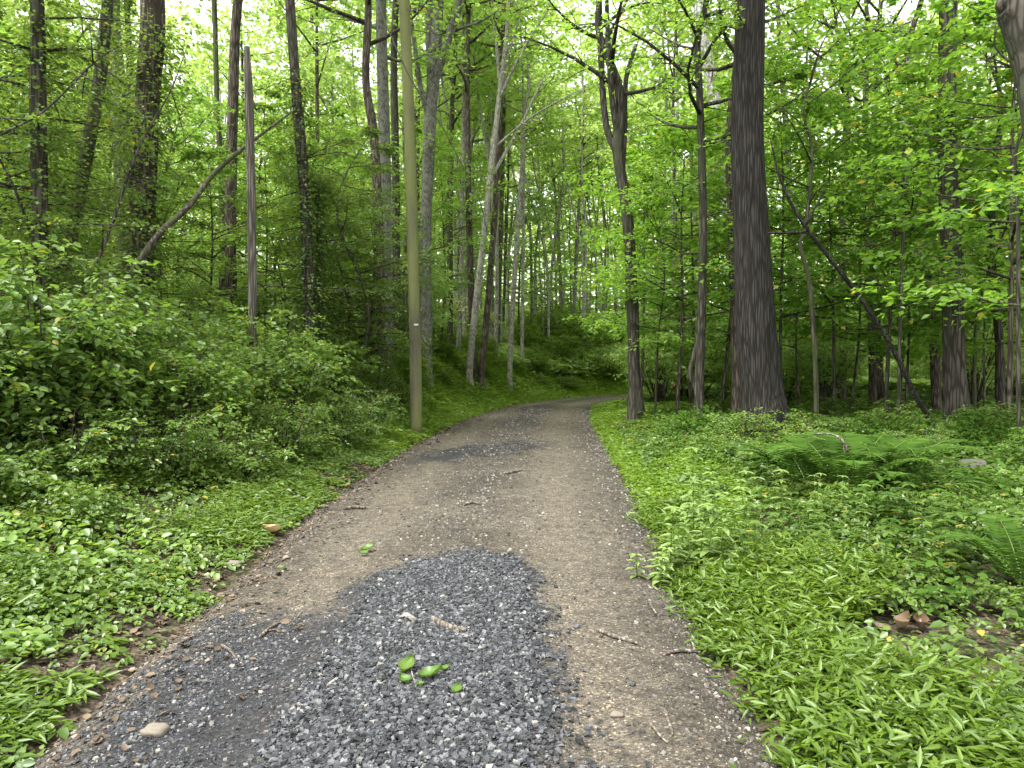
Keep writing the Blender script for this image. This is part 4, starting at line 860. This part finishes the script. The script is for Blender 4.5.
obj('bracket', mb.data('bracket', M_steel), t)
mb = MB(); q = br + [.27, -.08, -.06]; tube(mb, [q, q + [0, 0, .03], q + [0, 0, .06], q + [0, 0, .09], q + [0, 0, .12]], [.03, .05, .032, .05, .02], 12); obj('insulator', mb.data('insulator', M_ceramic), t)
mb = MB(); q = P(417, 325, Yp) - pb + [0, -.147, 0]; s_ = np.array([[-.05, 0, -.02], [.05, 0, -.02], [.05, 0, .02], [-.05, 0, .02], [-.05, -.006, -.02], [.05, -.006, -.02], [.05, -.006, .02], [-.05, -.006, .02]])
mb.add(s_ + q, np.array([[0, 1, 2, 3], [7, 6, 5, 4], [0, 4, 5, 1], [1, 5, 6, 2], [2, 6, 7, 3], [3, 7, 4, 0]])); obj('metal_tag', mb.data('metal_tag', M_tag, False), t)
cb = [P(372, -30, 12.5), P(381, 10, 12.8), P(397, 50, 13.3), P(415, 86, 14.0), P(443, 128, 15.5), P(462, 165, 17), P(478, 196, 19), P(487, 230, 21)]
mb = MB(); b0 = cb[0]; tube(mb, spline(np.array(cb) - b0, 40), [.013] * 40, 6)
o = obj('hanging_cable', mb.data('hanging_cable', M_cable), None, b0); tag(o, 'thin grey cable slanting down right in front of the utility pole', 'cable')

# ------------------------------------------------------------------ small things on and beside the road
def onroad(px, py):
    """point on the road surface under a picture position"""
    u = (px - 512) / F; v = (384 - py) / F; dy = cp + v * sp; dz = -sp + v * cp; z = 0.02
    for _ in range(6):
        tt = (z - CAMZ) / dz; X_, Y_ = u * tt, dy * tt
        z = float(roadz(X_, Y_)) if LE(Y_) < X_ < RE(Y_) else float(gz(X_, Y_))
    return np.array([X_, Y_, z])
def stick(pts, w, lab, mat=M_twig, nm='twig', side=None):
    q = [onroad(a, b) for a, b in pts]; r = w / 2 / F * q[0][1]
    q = np.array([p + [0, 0, r * .8 + .006 * (i % 2)] for i, p in enumerate(q)]); base = q[0].copy(); mb = MB(); m = 5 * len(q)
    tube(mb, spline(q - base, m), np.interp(np.linspace(0, 1, m), [0, .8, 1], [r, r * .8, r * .4]), 7, .2, int(pts[0][0]))
    if side:
        s0 = np.array([onroad(*p) + [0, 0, r] for p in side]) - base; tube(mb, spline(s0, 8), [r * .6] * 8, 6, .15, 3)
    o = obj(nm, mb.data(nm, mat), None, base); return tag(o, lab, 'twig')
stick([(599, 632), (612, 638), (628, 642), (638, 646)], 4.5, 'pale straight twig lying alone right of the gravel pile', M_deadwood)
stick([(663, 656), (680, 653), (701, 654)], 4, 'dark twig with a short side shoot near the right road edge', side=[(695, 653), (692, 643)])
stick([(432, 621), (445, 629), (458, 632), (466, 633)], 7, 'lichen covered thick twig on top of the gravel pile', M_deadwood)
stick([(404, 617), (411, 621), (416, 624)], 6, 'short brown twig left of the lichen covered one on the gravel', M_twig)
stick([(649, 601), (651, 608), (656, 614)], 3, 'short curved twig above the dark one near the right road edge')
stick([(665, 712), (668, 722), (673, 736)], 3.5, 'thin twig pointing at the camera in the right wheel track', M_deadwood)
stick([(652, 727), (659, 737), (667, 744)], 3.5, 'pale short twig left of the one pointing at the camera', M_deadwood)
stick([(260, 638), (270, 630), (283, 622)], 3.5, 'small forked twig on the left gravel band', side=[(268, 632), (280, 631)], mat=M_deadwood)
stick([(344, 510), (354, 509), (366, 509)], 4, 'weathered stick lying by the left road edge beyond the gravel', M_deadwood)
stick([(463, 506), (472, 504), (480, 505)], 3, 'dark twig in the middle of the road beyond the gravel pile')
stick([(500, 475), (510, 474), (521, 471)], 3, 'paired dark twig farther along the road centre')
stick([(325, 690), (333, 684), (341, 678)], 3.5, 'thin brown twig between the two gravel patches')
stick([(222, 646), (229, 652), (236, 659)], 3, 'thin light twig in the left wheel track', M_deadwood)

def leafobj(nm, items, lab, mat, cat, curl=.3, extra_stem=None):
    """items: (px,py,size m,azimuth, tilt)"""
    base = onroad(items[0][0], items[0][1]); mb = MB(); bw = MB()
    for (px, py, s, az, tl) in items:
        p = onroad(px, py) - base; nu, nv = 9, 7
        U, V = np.meshgrid(np.linspace(0, 1, nu), np.linspace(-1, 1, nv), indexing='ij')
        w = .36 * np.sin(math.pi * np.clip(U, 0, 1) ** .8) ** .8 * (1 + .07 * np.sin(U * 40))
        lx, ly = (U - .5) * s, V * w * s; lz = curl * s * (np.abs(V) ** 2 * .5 + (U - .5) ** 2 * .8) + .015 * s * np.sin(V * 9 + U * 14) + .01
        ca, sa, ct, st = math.cos(az), math.sin(az), math.cos(tl), math.sin(tl)
        x1 = lx * ct - lz * st; z1 = lx * st + lz * ct + abs(st) * s * .5
        v = np.stack([x1 * ca - ly * sa, x1 * sa + ly * ca, z1], -1).reshape(-1, 3) + p + [0, 0, .006]
        i = (np.arange(nu - 1)[:, None] * nv + np.arange(nv - 1)[None]).ravel(); mb.add(v, np.stack([i, i + 1, i + nv + 1, i + nv], -1))
    if extra_stem:
        t = tag(empty(nm, base), lab, cat)
        obj('leaves', mb.data('leaves', mat), t)
        q = np.array([onroad(*p) + [0, 0, .02] for p in extra_stem]) - base; tube(bw, spline(q, 8), [.003] * 8, 5); obj('stem', bw.data('stem', M_twig), t)
    else:
        o = obj(nm, mb.data(nm, mat), None, base); tag(o, lab, cat)
leafobj('leafy_sprig', [(408, 672, .11, 1.2, .35), (432, 681, .12, .1, .3), (404, 684, .08, 2.2, .1), (420, 690, .06, -1.2, .2), (446, 672, .0501, .8, .2)], 'fresh green leafy sprig lying on the gravel pile', M_green_leaf, 'sprig', .35, [(410, 668), (414, 684), (420, 690)])
leafobj('green_leaf', [(369, 552, .13, .7, .3), (363, 556, .1, 2.8, .1)], 'bright green leaf pair on the smooth dirt beyond the gravel', M_green_leaf, 'leaf')
leafobj('green_leaf', [(457, 694, .07, 1.3, .2)], 'small upright green leaf right of the leafy sprig', M_green_leaf, 'leaf')
leafobj('green_leaf', [(282, 571, .07, .3, .2)], 'small green leaf on the left road edge', M_green_leaf, 'leaf')
leafobj('curled_leaf', [(272, 535, .2, -.35, .12)], 'large curled tan leaf at the left road edge', G('tan_leaf', [(.35, .22, .10), (.45, .30, .15), (.5, .36, .2)], .5, .15, 3, .05, False), 'leaf', .6)
M_dl = G('dry_leaf', [(.12, .07, .04), (.2, .13, .08), (.3, .21, .14)], .5, .15, 3, .05, False)
leafobj('dead_leaf', [(905, 632, .12, .4, .35)], 'big curled brown dead leaf in the right groundcover', M_dl, 'leaf', .9)
leafobj('dead_leaf', [(920, 630, .11, 1.2, .5)], 'brown dead leaf standing on edge right of the biggest one', M_dl, 'leaf', .9)
leafobj('dead_leaf', [(880, 632, .11, 2.4, .1)], 'pale brown dead leaf left of the biggest one', M_dl, 'leaf', .4)
def rock(px, py, s, lab, mat, seed, nm='stone', pos=None, cat='stone'):
    rg = np.random.default_rng(seed); p = onroad(px, py) if pos is None else pos
    import bmesh
    bm = bmesh.new(); bmesh.ops.create_icosphere(bm, subdivisions=3, radius=1)
    for v in bm.verts:
        c = np.array(v.co); c = np.sign(c) * np.abs(c) ** .8
        k = 1 + .18 * (VN(seed, 16)(c[0] * 1.7 + 5, c[1] * 1.7 + c[2] * 2 + 5) - .5) * 2
        v.co = (c[0] * k * s, c[1] * k * s * .75, c[2] * k * s * .45)
    me = bpy.data.meshes.new(nm); bm.to_mesh(me); bm.free(); me.materials.append(mat)
    for f in me.polygons: f.use_smooth = True
    o = obj(nm, me, None, p + np.array([0, 0, s * .18])); tag(o, lab, cat)
M_tan = plain('tan_stone', (.17, .145, .11), .85); M_gst = plain('grey_stone', (.075, .07, .058), .95); M_wst = plain('pale_stone', (.42, .40, .34), .8)
rock(155, 733, .055, 'flat tan stone in the left gravel band nearest the camera', M_tan, 1)
rock(233, 566, .07, 'rounded tan stone at the left road edge beside the curled leaf', M_tan, 2)
rock(424, 755, .02, 'small whitish stone at the bottom of the gravel pile', M_wst, 3)
rock(386, 754, .019, 'small cream stone left of the whitish one on the gravel', M_wst, 4)
rock(424, 716, .018, 'small cream pebble below the leafy sprig', M_wst, 5)
rock(617, 716, .03, 'tan stone half sunk in the right wheel track', M_tan, 6)
rock(363, 608, .018, 'pale grey stone in the dark gap left of the gravel pile', M_wst, 7)
rock(340, 633, .018, 'whitish stone beside the dark wheel track', M_wst, 8)
xx, yy = (979 - 512) / F * 8.6, 8.6
rock(0, 0, .22, 'mossy grey rock rising from the undergrowth before the right edge', M_gst, 9, 'mossy_rock', np.array([xx, yy, float(gz(xx, yy)) + .2]), 'rock')
# felled log beyond the right verge
Yl = 33; g0 = P(674, 388, Yl); g1 = P(700, 387, Yl + .5); t = tag(empty('felled_log', (g0[0], Yl, float(gz(g0[0], Yl)))), 'orange brown felled log lying behind the slim dark trunk', 'log')
b0 = np.array(t.location); mb = MB(); r = .22; tube(mb, [[0, 0, r + .35], [(g1 - g0)[0], .4, r + .38]], [r, r * .9], 14, .05); obj('log', mb.data('log', M_logcut), t)
mb = MB(); tube(mb, [[.3, .1, -.1], [.3, .1, .36]], [.14, .13], 8); tube(mb, [[1.0, .3, -.1], [1.0, .3, .38]], [.14, .13], 8); obj('prop_stump', mb.data('prop_stump', B_brown), t)
# arching dead branch in the fern patch
q = np.array([P(848, 452, 8.2), P(842, 440, 8.2), P(830, 434, 8.3), P(812, 434, 8.4)]); b0 = q[0].copy(); mb = MB(); tube(mb, spline(q - b0, 14), np.linspace(.02, .01, 14), 6, .1)
tag(obj('arching_branch', mb.data('arching_branch', M_deadwood), None, b0), 'pale dead branch arching over the shaded ferns', 'branch')

HAZE = 0
if HAZE:
    mh, nt, N, K = newmat('humid_air'); pv = N('ShaderNodeVolumePrincipled'); pv.inputs['Density'].default_value = HAZE; pv.inputs['Color'].default_value = (.93, .96, .97, 1); pv.inputs['Anisotropy'].default_value = .3
    oo = N('ShaderNodeOutputMaterial'); K(pv.outputs[0], oo.inputs['Volume'])
    mb = MB(); hx, y0h, y1h, z0h, z1h = 560, -560, 860, -4, 75
    v = np.array([[a, b, c] for c in (z0h, z1h) for b in (y0h, y1h) for a in (-hx, hx)], float)
    mb.add(v, np.array([[0, 2, 3, 1], [4, 5, 7, 6], [0, 1, 5, 4], [2, 6, 7, 3], [0, 4, 6, 2], [1, 3, 7, 5]]))
    tag(obj('haze', mb.data('haze', mh, False)), 'faint humid haze between the trees', 'haze', kind='stuff')
    sc.cycles.volume_bounces = 0
# ------------------------------------------------------------------ light
w = bpy.data.worlds.new('World'); sc.world = w; w.use_nodes = True; nt = w.node_tree; nt.nodes.clear()
SE, AZ = R(66), R(-120)   # sun height; azimuth measured from +Y towards +X
sky = nt.nodes.new('ShaderNodeTexSky'); sky.sky_type = 'NISHITA'; sky.sun_disc = False; sky.sun_elevation = SE; sky.sun_rotation = AZ; sky.air_density = 1; sky.dust_density = 2
hs = nt.nodes.new('ShaderNodeHueSaturation'); hs.inputs['Saturation'].default_value = .1; nt.links.new(sky.outputs[0], hs.inputs['Color'])
bg = nt.nodes.new('ShaderNodeBackground'); bg.inputs[1].default_value = .15; nt.links.new(hs.outputs[0], bg.inputs[0])
wo = nt.nodes.new('ShaderNodeOutputWorld'); nt.links.new(bg.outputs[0], wo.inputs[0])
sl = bpy.data.lights.new('sun', 'SUN'); sl.energy = 1.5; sl.angle = R(14); sl.color = (1, .97, .92)
so = bpy.data.objects.new('sun', sl); C.objects.link(so); so.location = (0, 0, 40)
from mathutils import Vector
sd = Vector((math.cos(SE) * math.sin(AZ), math.cos(SE) * math.cos(AZ), math.sin(SE)))
so.rotation_euler = sd.to_track_quat('Z', 'Y').to_euler()
sc.view_settings.view_transform = 'Standard'; sc.view_settings.look = 'None'; sc.view_settings.gamma = 1; sc.view_settings.use_curve_mapping = False
sc.view_settings.exposure = 2.1
cy = sc.cycles; cy.max_bounces = 5; cy.diffuse_bounces = 3; cy.glossy_bounces = 2; cy.transmission_bounces = 4; cy.transparent_max_bounces = 4
cy.sample_clamp_indirect = 6; cy.caustics_reflective = False; cy.caustics_refractive = False; cy.use_denoising = True; cy.use_light_tree = False; cy.use_adaptive_sampling = True; cy.adaptive_threshold = .03
